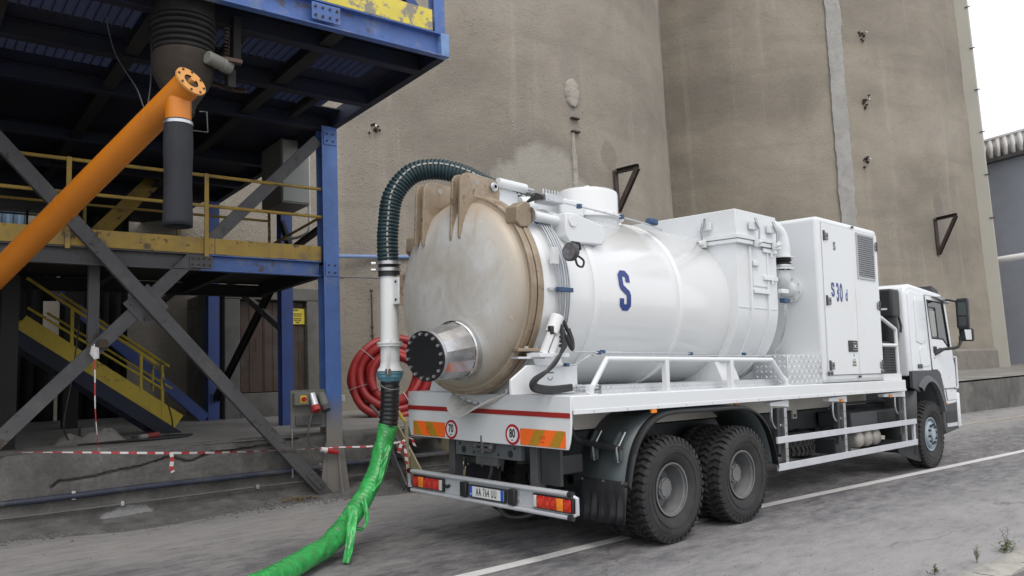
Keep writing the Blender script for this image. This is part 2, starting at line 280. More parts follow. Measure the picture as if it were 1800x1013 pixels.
# ------------------------------------------------------------------ mesh helpers
IDENT = lambda p: p
RAKE = lambda p: (p[0], p[1], p[2] - .0143*p[0])     # the loaded body sits slightly nose-down on its springs
CUR = {'T': IDENT}
class MB:
    def __init__(s): s.v = []; s.f = []; s.mi = []; s.m = 0
    def add(s, vs, fs):
        o = len(s.v); s.v += [tuple(p) for p in vs]; s.f += [tuple(i+o for i in f) for f in fs]; s.mi += [s.m]*len(fs); return s
    def box(s, x0, x1, y0, y1, z0, z1):
        return s.add([(x0,y0,z0),(x1,y0,z0),(x1,y1,z0),(x0,y1,z0),(x0,y0,z1),(x1,y0,z1),(x1,y1,z1),(x0,y1,z1)],
                     [(0,3,2,1),(4,5,6,7),(0,1,5,4),(1,2,6,5),(2,3,7,6),(3,0,4,7)])
    def cbox(s, c, sz): return s.box(c[0]-sz[0]/2, c[0]+sz[0]/2, c[1]-sz[1]/2, c[1]+sz[1]/2, c[2]-sz[2]/2, c[2]+sz[2]/2)
    def obox(s, c, ax, ay, az):   # half-axis vectors
        c = Vector(c); ax, ay, az = Vector(ax), Vector(ay), Vector(az)
        vs = [c+ax*i+ay*j+az*k for k in (-1, 1) for i, j in ((-1,-1),(1,-1),(1,1),(-1,1))]
        return s.add(vs, [(0,3,2,1),(4,5,6,7),(0,1,5,4),(1,2,6,5),(2,3,7,6),(3,0,4,7)])
    def beam(s, p0, p1, w, h, up=(0, 0, 1), off=(0, 0)):
        p0, p1 = Vector(p0), Vector(p1); d = (p1-p0); L = d.length; d.normalize()
        side = d.cross(Vector(up)).normalized(); u = side.cross(d)
        return s.obox((p0+p1)/2 + side*off[0] + u*off[1], d*L/2, side*w/2, u*h/2)
    def hbeam(s, p0, p1, w, h, t=.014, up=(0, 0, 1)):     # flanges across 'up'
        s.beam(p0, p1, w, t, up, (0, h/2-t/2)); s.beam(p0, p1, w, t, up, (0, -h/2+t/2)); return s.beam(p0, p1, t, h-2*t, up)
    def channel(s, p0, p1, w, h, t=.012, up=(0, 0, 1), flip=1):   # web perpendicular to side, lips
        s.beam(p0, p1, t, h, up, (-flip*(w/2-t/2), 0)); s.beam(p0, p1, w-t, t, up, (flip*t/2, h/2-t/2)); return s.beam(p0, p1, w-t, t, up, (flip*t/2, -h/2+t/2))
    def cyl(s, p0, p1, r, n=16, r1=None, caps=True):
        p0, p1 = Vector(p0), Vector(p1); d = (p1-p0).normalized(); r1 = r if r1 is None else r1
        a = d.orthogonal().normalized(); b = d.cross(a)
        vs = [p0+(a*cos(2*pi*i/n)+b*sin(2*pi*i/n))*r for i in range(n)] + [p1+(a*cos(2*pi*i/n)+b*sin(2*pi*i/n))*r1 for i in range(n)]
        fs = [(i, (i+1) % n, n+(i+1) % n, n+i) for i in range(n)]
        if caps: fs += [tuple(range(n-1, -1, -1)), tuple(range(n, 2*n))]
        return s.add(vs, fs)
    def tube(s, pts, r, n=8, caps=True, closed=False):
        P = [Vector(p) for p in pts]; k = len(P); rs = r if isinstance(r, (list, tuple)) else [r]*k
        T = [((P[(i+1) % k] if closed or i < k-1 else P[i]) - (P[i-1] if closed or i > 0 else P[i])).normalized() for i in range(k)]
        a = T[0].orthogonal().normalized(); vs = []
        for i in range(k):
            a = (a - T[i]*a.dot(T[i]))
            a = a.normalized() if a.length > 1e-6 else T[i].orthogonal().normalized()
            b = T[i].cross(a)
            vs += [P[i]+(a*cos(2*pi*j/n)+b*sin(2*pi*j/n))*rs[i] for j in range(n)]
        fs = []
        for i in range(k if closed else k-1):
            q = ((i+1) % k)*n
            fs += [(i*n+j, i*n+(j+1) % n, q+(j+1) % n, q+j) for j in range(n)]
        if caps and not closed: fs += [tuple(range(n-1, -1, -1)), tuple(range((k-1)*n, k*n))]
        return s.add(vs, fs)
    def lathe(s, prof, o=(0, 0, 0), axis=(0, 0, 1), n=32, a0=0, a1=2*pi, caps=False):   # prof: (r, along)
        o = Vector(o); d = Vector(axis).normalized(); a = (Vector((0, 0, 1)) if abs(d.z) < .9 else Vector((1, 0, 0))); a = (a-d*a.dot(d)).normalized(); b = d.cross(a)
        full = abs(a1-a0-2*pi) < 1e-6; m = n if full else n+1; vs = []
        for (r, h) in prof:
            vs += [o+d*h+(a*cos(a0+(a1-a0)*i/n)+b*sin(a0+(a1-a0)*i/n))*r for i in range(m)]
        fs = []
        for k in range(len(prof)-1):
            for i in range(n):
                j = (i+1) % m if full else i+1
                fs.append((k*m+i, k*m+j, (k+1)*m+j, (k+1)*m+i))
        if caps: fs += [tuple(range(m-1, -1, -1)), tuple(range((len(prof)-1)*m, len(prof)*m))]
        return s.add(vs, fs)
    def prism(s, poly, lo, hi, f=lambda a, b, c: (a, c, b)):   # polygon (a,b) extruded along c
        n = len(poly); vs = [f(a, b, lo) for a, b in poly]+[f(a, b, hi) for a, b in poly]
        return s.add(vs, [tuple(range(n-1, -1, -1)), tuple(range(n, 2*n))]+[(i, (i+1) % n, n+(i+1) % n, n+i) for i in range(n)])
    def grid(s, rows):   # rows of equal length point lists
        m = len(rows[0]); vs = [p for r in rows for p in r]
        return s.add(vs, [(i*m+j, i*m+j+1, (i+1)*m+j+1, (i+1)*m+j) for i in range(len(rows)-1) for j in range(m-1)])
    def build(s, name, mat, parent=None, bevel=0, ang=35, solid=0, mw=None, recalc=True, flat=False, seg=2):
        T = CUR['T']; me = bpy.data.meshes.new(name)
        me.from_pydata([T(p) for p in s.v], [], s.f)
        mats = mat if isinstance(mat, (list, tuple)) else [mat]
        for m in mats: me.materials.append(m)
        if len(mats) > 1: me.polygons.foreach_set('material_index', s.mi)
        if recalc:
            bm = bmesh.new(); bm.from_mesh(me); bmesh.ops.recalc_face_normals(bm, faces=bm.faces); bm.to_mesh(me); bm.free()
        if not flat:
            me.polygons.foreach_set('use_smooth', [True]*len(me.polygons)); me.set_sharp_from_angle(angle=radians(ang))
        me.update()
        o = bpy.data.objects.new(name, me); COL.objects.link(o)
        if parent is not None: o.parent = parent
        if mw is not None: o.matrix_world = mw
        if solid:
            md = o.modifiers.new('solid', 'SOLIDIFY'); md.thickness = solid; md.offset = 0
        if bevel:
            md = o.modifiers.new('bevel', 'BEVEL'); md.width = bevel; md.segments = seg; md.limit_method = 'ANGLE'; md.angle_limit = radians(40); md.harden_normals = False
        return o
def tag(o, label, cat, group=None, kind=None):
    if label: o['label'] = label
    if cat: o['category'] = cat
    if group: o['group'] = group
    if kind: o['kind'] = kind
    return o
def thing(name, label, cat, loc=(0, 0, 0), group=None, mw=None):
    o = bpy.data.objects.new(name, None); o.empty_display_size = .2; COL.objects.link(o)
    if mw is not None: o.matrix_world = mw
    else: o.location = loc
    return tag(o, label, cat, group)
def holder(name, parent, loc=(0, 0, 0)):
    o = bpy.data.objects.new(name, None); o.empty_display_size = .1; COL.objects.link(o); o.parent = parent; o.location = loc; return o
def structure(o): o['kind'] = 'structure'; return o
def smooth_path(pts, n=8, closed=False):     # Catmull-Rom
    P = [Vector(p) for p in pts]; out = []; k = len(P)
    for i in range(k if closed else k-1):
        if closed: p0, p1, p2, p3 = P[i-1], P[i], P[(i+1) % k], P[(i+2) % k]
        else: p1, p2 = P[i], P[i+1]; p0 = P[i-1] if i else p1*2-p2; p3 = P[i+2] if i+2 < k else p2*2-p1
        for j in range(n):
            t = j/n; out.append(.5*((2*p1)+(p2-p0)*t+(2*p0-5*p1+4*p2-p3)*t*t+(3*p1-p0-3*p2+p3)*t**3))
    if not closed: out.append(P[-1])
    return out
def resample(pts, step):
    P = [Vector(p) for p in pts]; out = [P[0]]; acc = 0
    for a, b in zip(P, P[1:]):
        L = (b-a).length; t = step-acc
        while t <= L: out.append(a+(b-a)*(t/L)); t += step
        acc = (acc+L) % step
    return out
def text(name, s, h, org, xd, yd, mat, parent, sx=1., bold=0., ext=.0015, align='CENTER', sp=1.):
    cu = bpy.data.curves.new(name, 'FONT'); cu.body = s; cu.size = 1; cu.align_x = align; cu.align_y = 'CENTER'; cu.offset = bold; cu.extrude = .001; cu.space_character = sp; cu.resolution_u = 3
    t = bpy.data.objects.new(name, cu); COL.objects.link(t)
    dg = bpy.context.evaluated_depsgraph_get(); me = bpy.data.meshes.new_from_object(t.evaluated_get(dg))
    bpy.data.objects.remove(t); bpy.data.curves.remove(cu)
    org, xd, yd = Vector(org), Vector(xd).normalized(), Vector(yd).normalized(); nd = xd.cross(yd); k = h/.7
    T = CUR['T']
    for v in me.vertices: v.co = Vector(T(org+xd*v.co.x*k*sx+yd*v.co.y*k+nd*(v.co.z*ext*1000)))
    me.materials.clear(); me.materials.append(mat)
    o = bpy.data.objects.new(name, me); COL.objects.link(o); o.parent = parent; return o

# ------------------------------------------------------------------ yard frame: dock, silos and steelwork stand plumb; the road falls away from them
B0 = Vector((.82, 4.30, 0))
E1 = Vector((.99481, -.101732, -.00206)); E2 = Vector((.101536, .993809, -.045106)); E3 = Vector((.006636, .044663, .99898))
BM = Matrix(((E1.x, E2.x, E3.x, B0.x), (E1.y, E2.y, E3.y, B0.y), (E1.z, E2.z, E3.z, B0.z), (0, 0, 0, 1)))
def bw(u, v, w): return B0+E1*u+E2*v+E3*w
CAMB = Vector((-5.24, -11.28, 1.44))
def dock_w(u, v): return .885+.03*max(0, v)+max(0, u-8)*.012

# ------------------------------------------------------------------ ground, road
m = MB(); m.add([(-250, -250, 0), (250, -250, 0), (250, 250, 0), (-250, 250, 0)], [(0, 1, 2, 3)])
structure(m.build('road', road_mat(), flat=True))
pts = [(-6.5, -.20), (-.74, -.59), (1.24, -.675), (3.96, -.856), (7.08, -1.174), (12.1, -1.69), (26, -3.1), (60, -6.6)]
m = MB(); sp = smooth_path([(x, y, .004) for x, y in pts], 10); rows = []
for i, p in enumerate(sp):
    d = (sp[min(i+1, len(sp)-1)]-sp[max(i-1, 0)]).normalized(); n = Vector((-d.y, d.x, 0))
    rows.append([p+n*.075, p-n*.075])
m.grid(rows); structure(m.build('road_line', line_m, flat=True))
m = MB(); rows = []      # second line on the far side of the road, seen past the cab
for x in range(9, 80, 3): y = 1.45-.098*(x-9)+.35; rows.append([Vector((x, y+.04, .004)), Vector((x, y-.04, .004))])
m.grid(rows); structure(m.build('road_line', pm('faded_yellow_line', (.42, .36, .26), .7, var=.12, dirt=(.30, .285, .26), ds=4), flat=True))

# ------------------------------------------------------------------ dock: displaced front wall with a running crack, floor behind
def vnoise(x, y, s):     # cheap value noise
    rs = np.random.RandomState(s); G = rs.rand(256, 256)
    xi, yi = np.floor(x).astype(int), np.floor(y).astype(int); fx, fy = x-xi, y-yi; fx, fy = fx*fx*(3-2*fx), fy*fy*(3-2*fy)
    g = lambda a, b: G[a % 256, b % 256]
    return (g(xi, yi)*(1-fx)+g(xi+1, yi)*fx)*(1-fy)+(g(xi, yi+1)*(1-fx)+g(xi+1, yi+1)*fx)*fy
def fbm(x, y, s, o=4):
    t = 0; a = .5
    for i in range(o): t = t+a*(vnoise(x*2**i, y*2**i, s+i)-.5); a *= .5
    return t
CRACK = [(-3.62, .49), (-3.55, .545), (-3.42, .55), (-3.2, .555), (-3.0, .60), (-2.8, .625), (-2.62, .64), (-2.45, .675), (-2.32, .72), (-2.2, .70), (-2.08, .66), (-1.98, .655), (-1.85, .70), (-1.72, .735), (-1.5, .74), (-1.28, .755), (-1.05, .77), (-.9, .765), (-.78, .80), (-.62, .835), (-.5, .835)]
us = np.arange(-5.2, 2.6, .0145); ws = np.concatenate([np.arange(-.12, .90, .0145)])
Ug, Wg = np.meshgrid(us, ws)
d = np.full(Ug.shape, 9.)
for (a, b), (c_, e) in zip(CRACK, CRACK[1:]):
    dx, dy = c_-a, e-b; t = np.clip(((Ug-a)*dx+(Wg-b)*dy)/(dx*dx+dy*dy), 0, 1); jx = .045*fbm(Ug*9, Wg*9, 5, 3)
    d = np.minimum(d, np.hypot(Ug-a-t*dx+jx, Wg-b-t*dy+jx))
V = .02+.06*fbm(Ug*1.3, Wg*1.3, 11)+.035*fbm(Ug*6, Wg*6, 21)-.10*np.clip(.25-Wg, 0, 1)
spall = np.clip(fbm(Ug*1.6+3, Wg*1.6, 33)*6-.6, 0, 1)*np.clip((Wg-.45)*4, 0, 1); V = V+spall*(.025+.03*fbm(Ug*14, Wg*14, 44))
edge = np.clip((Wg-.80)/.1, 0, 1); V = V+edge*edge*(.05+.10*np.clip(fbm(Ug*3, Wg*0+2, 55)+.1, 0, 1))
V = V+.055*np.clip((.021-d)/.011, 0, 1)
dr = dock_w(0, 0)-.885
nr, nc = Ug.shape; m = MB()
P = np.stack([Ug, V, Wg*(1+0*Ug)], -1).reshape(-1, 3)
fs = [(i*nc+j, i*nc+j+1, (i+1)*nc+j+1, (i+1)*nc+j) for i in range(nr-1) for j in range(nc-1)]
m.v = [tuple(p) for p in P]; m.f = fs; m.mi = [0]*len(fs)
dockm = dock_mat()
dock = bpy.data.objects.new('dock', None); COL.objects.link(dock); dock.matrix_world = BM; dock['kind'] = 'structure'
m.build('front_wall', dockm, dock, ang=60, recalc=False)
m = MB(); m.box(-16, -5.19, .03, .5, -.4, .885); m.box(2.58, 70, .03, .5, -2.5, .80)
rows = [[(u, v, dock_w(u, v)+(-.03 if v < .06 else 0)) for v in (.04, .16, 2, 6, 12, 40)] for u in list(range(-16, 70, 2))]
m.build('wall_run', dockm, dock, recalc=True)
# right hand part of the wall follows the rising floor
m = MB(); m.prism([(2.58, .79), (8, .79), (70, .85+62*.012), (70, -1.5), (2.58, -1.5)], .028, .4); m.build('wall_run', dockm, dock)
m = MB(); m.grid(rows); m.build('dock_floor', docktop_mat(), dock, flat=False)
# rubble along the wall foot
def pebble(m, c, r):
    n = 6; h = random.random()*6; vs = []
    for k, (z, q) in enumerate(((-.4, .7), (.25, 1.), (.75, .45))):
        vs += [(c[0]+cos(h+2*pi*i/n)*r*q*random.uniform(.7, 1.3), c[1]+sin(h+2*pi*i/n)*r*q*random.uniform(.7, 1.3), c[2]+z*r*random.uniform(.7, 1.1)) for i in range(n)]
    fs = [(k*n+i, k*n+(i+1) % n, (k+1)*n+(i+1) % n, (k+1)*n+i) for k in range(2) for i in range(n)]+[tuple(range(2*n, 3*n))]
    m.add(vs, fs)
m = MB()
for i in range(5200):
    u = random.uniform(-5, 2.4); t = abs(random.gauss(0, .26)); p = bw(u, -.02-t, 0)
    r = random.choice((.006, .008, .01, .014, .02))*random.uniform(.7, 1.5)*(1.3 if t < .12 else .8)
    pebble(m, (p.x, p.y, r*.3), r)
for i in range(420):
    p = Vector((random.uniform(-4.5, 3.5), random.uniform(-3.2, 4.0), 0)); pebble(m, (p.x, p.y, .002), random.uniform(.003, .008))
tag(m.build('rubble', dirtm, flat=True), 'loose grey rubble and grit along the foot of the dock wall', 'rubble', kind='stuff')
m = MB(); rows = []    # drifted dust bank at the wall foot
for u in np.arange(-5.2, 2.6, .06):
    r = []
    for t in np.linspace(0, 1, 9):
        h = .085*(1-t)**2*(1+2.2*float(fbm(np.array([u*2.]), np.array([t*2.]), 71)[0]))+.012*(1-t)*random.random()
        p = bw(u, .06-t*(.62+.25*sin(u*1.7)), 0); r.append((p.x, p.y, max(.0, h)+(.003 if t < 1 else -.004)))
    rows.append(r)
m.grid(rows); tag(m.build('dust_bank', gritd, ang=60), 'drifted cement dust banked against the dock wall', 'dust', kind='stuff')
m = MB()
for i in range(150):
    p = onp = bw(random.gauss(-.62, .14), -.25+random.gauss(0, .07), 0); a = random.random()*6; s_ = random.uniform(.012, .03)
    z = random.uniform(.02, .05); q = random.uniform(-.02, .02)
    m.add([(p.x+cos(a)*s_, p.y+sin(a)*s_, z+q), (p.x-sin(a)*s_*.5, p.y+cos(a)*s_*.5, z+.006), (p.x-cos(a)*s_, p.y-sin(a)*s_, z-q*.5), (p.x+sin(a)*s_*.5, p.y-cos(a)*s_*.5, z)], [(0, 1, 2, 3)])
tag(m.build('leaf_litter', leafm, flat=True), 'small drift of dry brown leaves beside the dock wall', 'leaves', kind='stuff')

# pipes along the dock wall
def wall_run(name, label, pts, r, mat, clip=None):
    t = thing(name, label, 'pipe', mw=BM)
    MB().tube(smooth_path(pts, 6), r, 12).build('run', mat, t)
    if clip:
        for u, v, w in clip:
            MB().box(u-.022, u+.022, v-.018, v+.06, w-r-.012, w+r+.016).build('clip', galv, t, bevel=.004)
    return t
dirtyblue = pm('dusty_blue_pipe', (.030, .036, .062), .6, var=.2, vs=3, dirt=(.10, .098, .092), ds=3, dlo=.5, dhi=.68, bs=30, bst=.15)
wall_run('wall_pipe', 'thick dusty dark blue pipe running along the dock wall', [(-9, -.06, .345), (-4.15, -.05, .355), (-2.6, -.055, .385), (-1.12, -.05, .395), (.3, -.05, .415), (1.04, -.05, .435), (3.5, -.05, .47)], .038, dirtyblue, [(-3.4, -.05, .37), (-.2, -.05, .41)])
wall_run('conduit', 'thin grey conduit clipped low on the dock wall under the blue pipe', [(-9, -.045, .17), (-4.14, -.045, .185), (-1.12, -.045, .225), (1.04, -.045, .23), (3.2, -.045, .25)], .014, conduitm, [(-2.85, -.045, .205), (-1.13, -.045, .225), (.62, -.045, .23)])

# ------------------------------------------------------------------ silos
SILO = [Vector((8.76, 16.5)), Vector((33.3, 16.5))]; SR = 12.0
def silo_hit(i, az, el):          # yard azimuth in degrees and tan(elevation) -> (angle on silo, height, point)
    a = radians(az); dx, dy = cos(a), sin(a); rx, ry = SILO[i].x-CAMB.x, SILO[i].y-CAMB.y
    bq = dx*rx+dy*ry; t = bq-sqrt(bq*bq-(rx*rx+ry*ry-SR*SR)); x, y = CAMB.x+dx*t, CAMB.y+dy*t
    return atan2(y-SILO[i].y, x-SILO[i].x), CAMB.z+el*t, (x, y)
h1 = silo_hit(0, 49.5, .262); h2 = silo_hit(0, 47.2, .345); h3 = silo_hit(0, 44.75, .255); h4 = silo_hit(1, 23.6, .16)
STAINS = {0: [(h1[0]-.004, h1[1]-2.45, .215, 3.3, (.205, .19, .168), .55, 1.3), (h1[0], h1[1]-2.7, .192, 3.0, (.375, .352, .31), .75, .9), (h1[0], h1[1]-3.6, .19, 3.0, (.30, .285, .25), .7, 2.2),
              (h2[0], h2[1]+.3, .035, 1.5, (.25, .232, .205), .6, 2.2), (h3[0], h3[1]+.02, .034, .42, (.18, .163, .14), .45, 3.4)],
          1: [(h4[0]-.022, h4[1]+.12, .024, .55, (.17, .155, .135), .45, 3.4), (h4[0]-.01, h4[1]-1.2, .03, 1.8, (.21, .195, .175), .6, 2.0)]}
silos = []
for i in range(2):
    t = thing('concrete_silo', ['huge grey brown concrete silo behind the white tank, nearer of the two', 'huge concrete silo behind the truck cab with pale vertical repair strip'][i], 'silo', mw=BM @ Matrix.Translation((SILO[i].x, SILO[i].y, .6)), group='concrete silos behind the truck')
    m = MB(); rows = []; N = 300
    zz = np.linspace(-2, 32, 60); an = np.linspace(-pi, pi, N+1)
    A, Z = np.meshgrid(an, zz); RR = SR+.10*fbm(A*14, Z*.5, 81+i)+.05*fbm(A*50, Z*1.6, 91+i)
    m.grid([[(RR[k, j]*cos(an[j]), RR[k, j]*sin(an[j]), zz[k]) for j in range(N+1)] for k in range(len(zz))])
    m.add([(SR*cos(a), SR*sin(a), 32) for a in an[:-1]], [tuple(range(N))])
    m.build('shell', silo_mat(i), t, ang=60); silos.append(t)
    if i == 1: MB().lathe([(SR+.14, -.5), (SR+.12, 1.5), (SR+.04, 1.6)], (0, 0, 0), (0, 0, 1), 200).build('base_band', bandm, t)
def on_silo(i, az, el, out=.0):
    a, h, _ = silo_hit(i, az, el); r = SR+out; return Vector((r*cos(a), r*sin(a), h-.6))
# repair strip on the far silo
m = MB(); rows = []; aC = silo_hit(1, 28.85, .44)[0]; aD = silo_hit(1, 29.3, .15)[0]; random.seed(3)
jl = jr = 0
for k in range(140):
    z = k*.16+1.0; tt = min(1, z/19); a = aD+(aC-aD)*tt; jl = jl*.7+random.uniform(-.0026, .0026); jr = jr*.7+random.uniform(-.0026, .0026)
    w_ = .0285; rows.append([(r_*cos(a+q), r_*sin(a+q), z) for q, r_ in ((-w_+jl-.002, SR-.02), (-w_+jl, SR+.10), (-w_*.3, SR+.11), (w_*.4, SR+.11), (w_+jr, SR+.10), (w_+jr+.002, SR-.02))])
m.grid(rows); m.build('repair_strip', pm('grey_mortar', (.33, .325, .31), .95, var=.14, vs=1.2, dirt=(.27, .262, .25), ds=3, bs=14, bst=.7, bd=.04), silos[1], ang=70)
# pale mortar patch with a drip below it on the near silo
m = MB(); ctr = on_silo(0, 47.2, .345, 0); ac = atan2(ctr.y, ctr.x); rows = []
for q in np.linspace(0, 1, 26):
    hw_ = .0215*sqrt(max(.02, 1-(2*q-1)**2))*(1+.10*sin(q*17)+.06*random.uniform(-1, 1)); z = ctr.z+.12+q*.80
    rows.append([(r_*cos(ac+k*hw_), r_*sin(ac+k*hw_), z) for k, r_ in ((-1.08, SR-.04), (-1, SR+.05), (-.4, SR+.075), (.4, SR+.075), (1, SR+.05), (1.08, SR-.04))])
m.grid(rows); mort = pm('pale_mortar', (.36, .335, .295), .95, var=.15, vs=1.5, dirt=(.27, .25, .22), ds=3, bs=12, bst=.8, bd=.05); m.build('repair_patch', mort, silos[0], ang=70)
m = MB(); rows = []; w0 = .005
for q in np.linspace(0, 1, 40):
    w0 = min(.0085, max(.003, w0+random.uniform(-.0012, .0012))); z = ctr.z-.55-q*2.5
    rows.append([(r_*cos(ac-.004+k*w0), r_*sin(ac-.004+k*w0), z) for k, r_ in ((-1.1, SR-.05), (-1, SR+.045), (0, SR+.065), (1, SR+.045), (1.1, SR-.05))])
m.grid(rows); m.build('mortar_run', mort, silos[0], ang=70)
# bolts sunk in mortar sockets
for i, az, el, s_ in ((1, 27.17, .39, 1.5), (1, 27.4, .31, 1.5), (1, 27.68, .24, 1.5), (0, 61.6, .33, 1.)):
    p = on_silo(i, az, el, .03); a = atan2(p.y, p.x); nrm = Vector((cos(a), sin(a), 0)); tn = Vector((-sin(a), cos(a), 0))
    m = MB()
    for k in range(9): q = p+tn*random.gauss(0, .07)*s_+Vector((0, 0, random.gauss(0, .08)*s_))+nrm*.02; m.cyl(q-nrm*.05, q+nrm*.05*s_, .035*s_*random.uniform(.6, 1.2), 6, .015)
    m.build('mortar_socket', rust, silos[i]); MB().cyl(p, p+nrm*.2*s_+Vector((0, 0, .02)), .022*s_, 8).build('bolt', galv, silos[i])
for dz in (0, -.38):
    p = on_silo(0, 47.15, .335, .05)+Vector((0, 0, dz)); a = atan2(p.y, p.x); tn = Vector((-sin(a), cos(a), 0)); nrm = Vector((cos(a), sin(a), 0))
    MB().obox(p, tn*.14, nrm*.06, Vector((0, 0, .022))).build('steel_stub', rustd, silos[0], bevel=.004)
# triangular wall brackets
def wall_bracket(i, az, el, size, label):
    p = on_silo(i, az, el, 0)+Vector((SILO[i].x, SILO[i].y, .6)); a = atan2(p.y-SILO[i].y, p.x-SILO[i].x)
    t = thing('wall_bracket', label, 'bracket', mw=BM @ Matrix.Translation(p) @ Matrix.Rotation(a, 4, 'Z'), group='triangular brackets on the silos'); s_ = size
    MB().box(-.05, .07, -.09, .09, -1.5*s_, .02).build('wall_plate', rustd, t); MB().channel((.05, 0, 0), (s_, 0, 0), .13, .13).build('arm', rustd, t)
    MB().channel((s_-.02, 0, -.05), (.06, 0, -1.45*s_), .13, .13, up=(0, 1, 0)).build('strut', rustd, t)
    return t
wall_bracket(0, 44.45, .262, .80, 'dark rusty triangular bracket on near silo, above the white tank dome')
wall_bracket(1, 24.1, .163, 1.05, 'dark rusty triangular bracket on far silo, above the truck cab')
# pier at the far silo's edge, with stub brackets
t = thing('concrete_pier', 'pale concrete pier with small steel stubs at the far silo edge', 'pier', mw=BM)
a = silo_hit(1, 21.75, .1); e_ = radians(21.2); D_ = 43.0; pc = Vector((CAMB.x+cos(e_)*D_, CAMB.y+sin(e_)*D_, 0)); rt = Vector((sin(e_), -cos(e_), 0)); fw = Vector((cos(e_), sin(e_), 0))
m = MB(); m.obox(pc+Vector((0, 0, 13))-rt*1.2+fw*1.2+rt*.22, rt*1.2, fw*1.2, Vector((0, 0, 14))); m.build('shaft', pier_m, t, bevel=.05)
for k in range(8):
    q = pc+rt*.20+Vector((0, 0, 8.2+k*2.05)); MB().beam(q-rt*.12-fw*.02, q+rt*.10-fw*.02, .035, .04).build('stub', rustd, t)
# warehouse on the right
t = thing('warehouse', 'blue grey rendered warehouse with pale ribbed parapet at far right', 'building', mw=BM)
def pol(az, D, w): a = radians(az); return Vector((CAMB.x+cos(a)*D, CAMB.y+sin(a)*D, w))
pa, pb = pol(21.25, 49.5, -1), pol(12, 46.0, -1); dn = (pb-pa).normalized(); nn = Vector((dn.y, -dn.x, 0))
if nn.dot(Vector((CAMB.x, CAMB.y, 0))-Vector((pa.x, pa.y, 0))) < 0: nn = -nn
H = 12.15
MB().obox((pa+pb)/2+Vector((0, 0, (H+1)/2))-nn*3, dn*(pb-pa).length/2, nn*3, Vector((0, 0, (H+1)/2))).build('wall', bluew, t)
m = MB(); L = (pb-pa).length; k = 0; x = -.2; poly = []
while x < L:
    for dx, o_ in ((0, 0), (.16, 0), (.20, .05), (.34, .05), (.38, 0)): poly.append((x+dx, o_))
    x += .38
rows = [[pa+dn*x_+nn*(.35+o_)+Vector((0, 0, z_+1)) for x_, o_ in poly] for z_ in (H+.1, H+1.10)]
m.grid(rows); m.build('ribbed_parapet', clad, t, solid=.01, ang=20)
MB().obox((pa+pb)/2+nn*.2+Vector((0, 0, H+1.0)), dn*L/2, nn*.25, Vector((0, 0, .09))).build('gutter', gsteel, t)
MB().obox((pa+pb)/2+nn*.3+Vector((0, 0, H+2.13)), dn*L/2, nn*.12, Vector((0, 0, .05))).build('capping', clad, t)
t = thing('wall_duct', 'pale grey horizontal pipe in front of the warehouse wall', 'pipe', mw=BM)
q0, q1 = pol(21.7, 47, 6.55), pol(12, 43.6, 6.6); MB().cyl(q0+nn*.5, q1+nn*.5, .16, 14).build('run', clad, t)
for k in (.02, .5, .97): q = q0.lerp(q1, k)+nn*.5; MB().cyl(q-dn*.05, q+dn*.05, .24, 14).build('collar', galv, t)
# ------------------------------------------------------------------ loading gantry
def bolted(c_, nv, uv, wv, w, h, nx, ny, par, mat=None, name='splice_plate'):   # bolted plate lying on a face
    c_, nv, uv, wv = Vector(c_), Vector(nv), Vector(uv), Vector(wv); o = MB().obox(c_+nv*.006, uv*w/2, nv*.006, wv*h/2).build(name, mat or gsteel, par)
    for i in range(nx):
        for j in range(ny):
            q = c_+uv*((i+.5)/nx-.5)*w+wv*((j+.5)/ny-.5)*h; MB().cyl(q, q+nv*.03, .014, 6).build('bolt', rust, o)
G = thing('steel_gantry', 'tall blue and grey steel loading gantry with X bracing, left of the truck', 'gantry', mw=BM)
def column(u, v, w0, w1, mat, wd=.25, dp=.22, plate=True):
    c = MB().hbeam((u, v, w0), (u, v, w1), wd, dp, .016, up=(0, 1, 0)).build('column', mat, G)
    if plate: MB().box(u-.2, u+.2, v-.18, v+.18, w0-.03, w0+.02).build('base_plate', gsteel, c)
    return c
c = column(0, .0, 0, 5.54, bluefoot)
for x in (-.125, .125):      # flared foot gussets
    s_ = 1 if x > 0 else -1
    MB().prism([(x, .02), (x+s_*.11, .02), (x+s_*.10, .12), (x+s_*.012, .75), (x, .75)], -.10, -.086, lambda a, b, k: (a, k, b)).build('gusset', bluefoot, c)
MB().prism([(-.11, .02), (-.26, .02), (-.11, .7)], -.008, .008, lambda a, b, k: (k+.05, a, b)).build('gusset', bluefoot, c)
column(-5.1, 0, 0, 5.54, bluefoot); column(-5.1, 2.4, .9, 5.54, shadesteel)
column(.28, 2.4, .93, 5.5, dkblue, .21, .2); column(-.05, 5.4, 1.03, 5.5, dkblue, .22, .2); column(-4.0, 1.2, .9, 3.2, shadesteel, .2, .24)
column(-5.1, 5.4, 1.0, 5.5, shadesteel); column(-2.6, 5.4, 1.03, 5.5, shadesteel)
MB().channel((-3.16, .3, 2.24), (-3.16, .3, 3.25), .13, .10, up=(0, 1, 0)).build('hanger', gsteel, G)
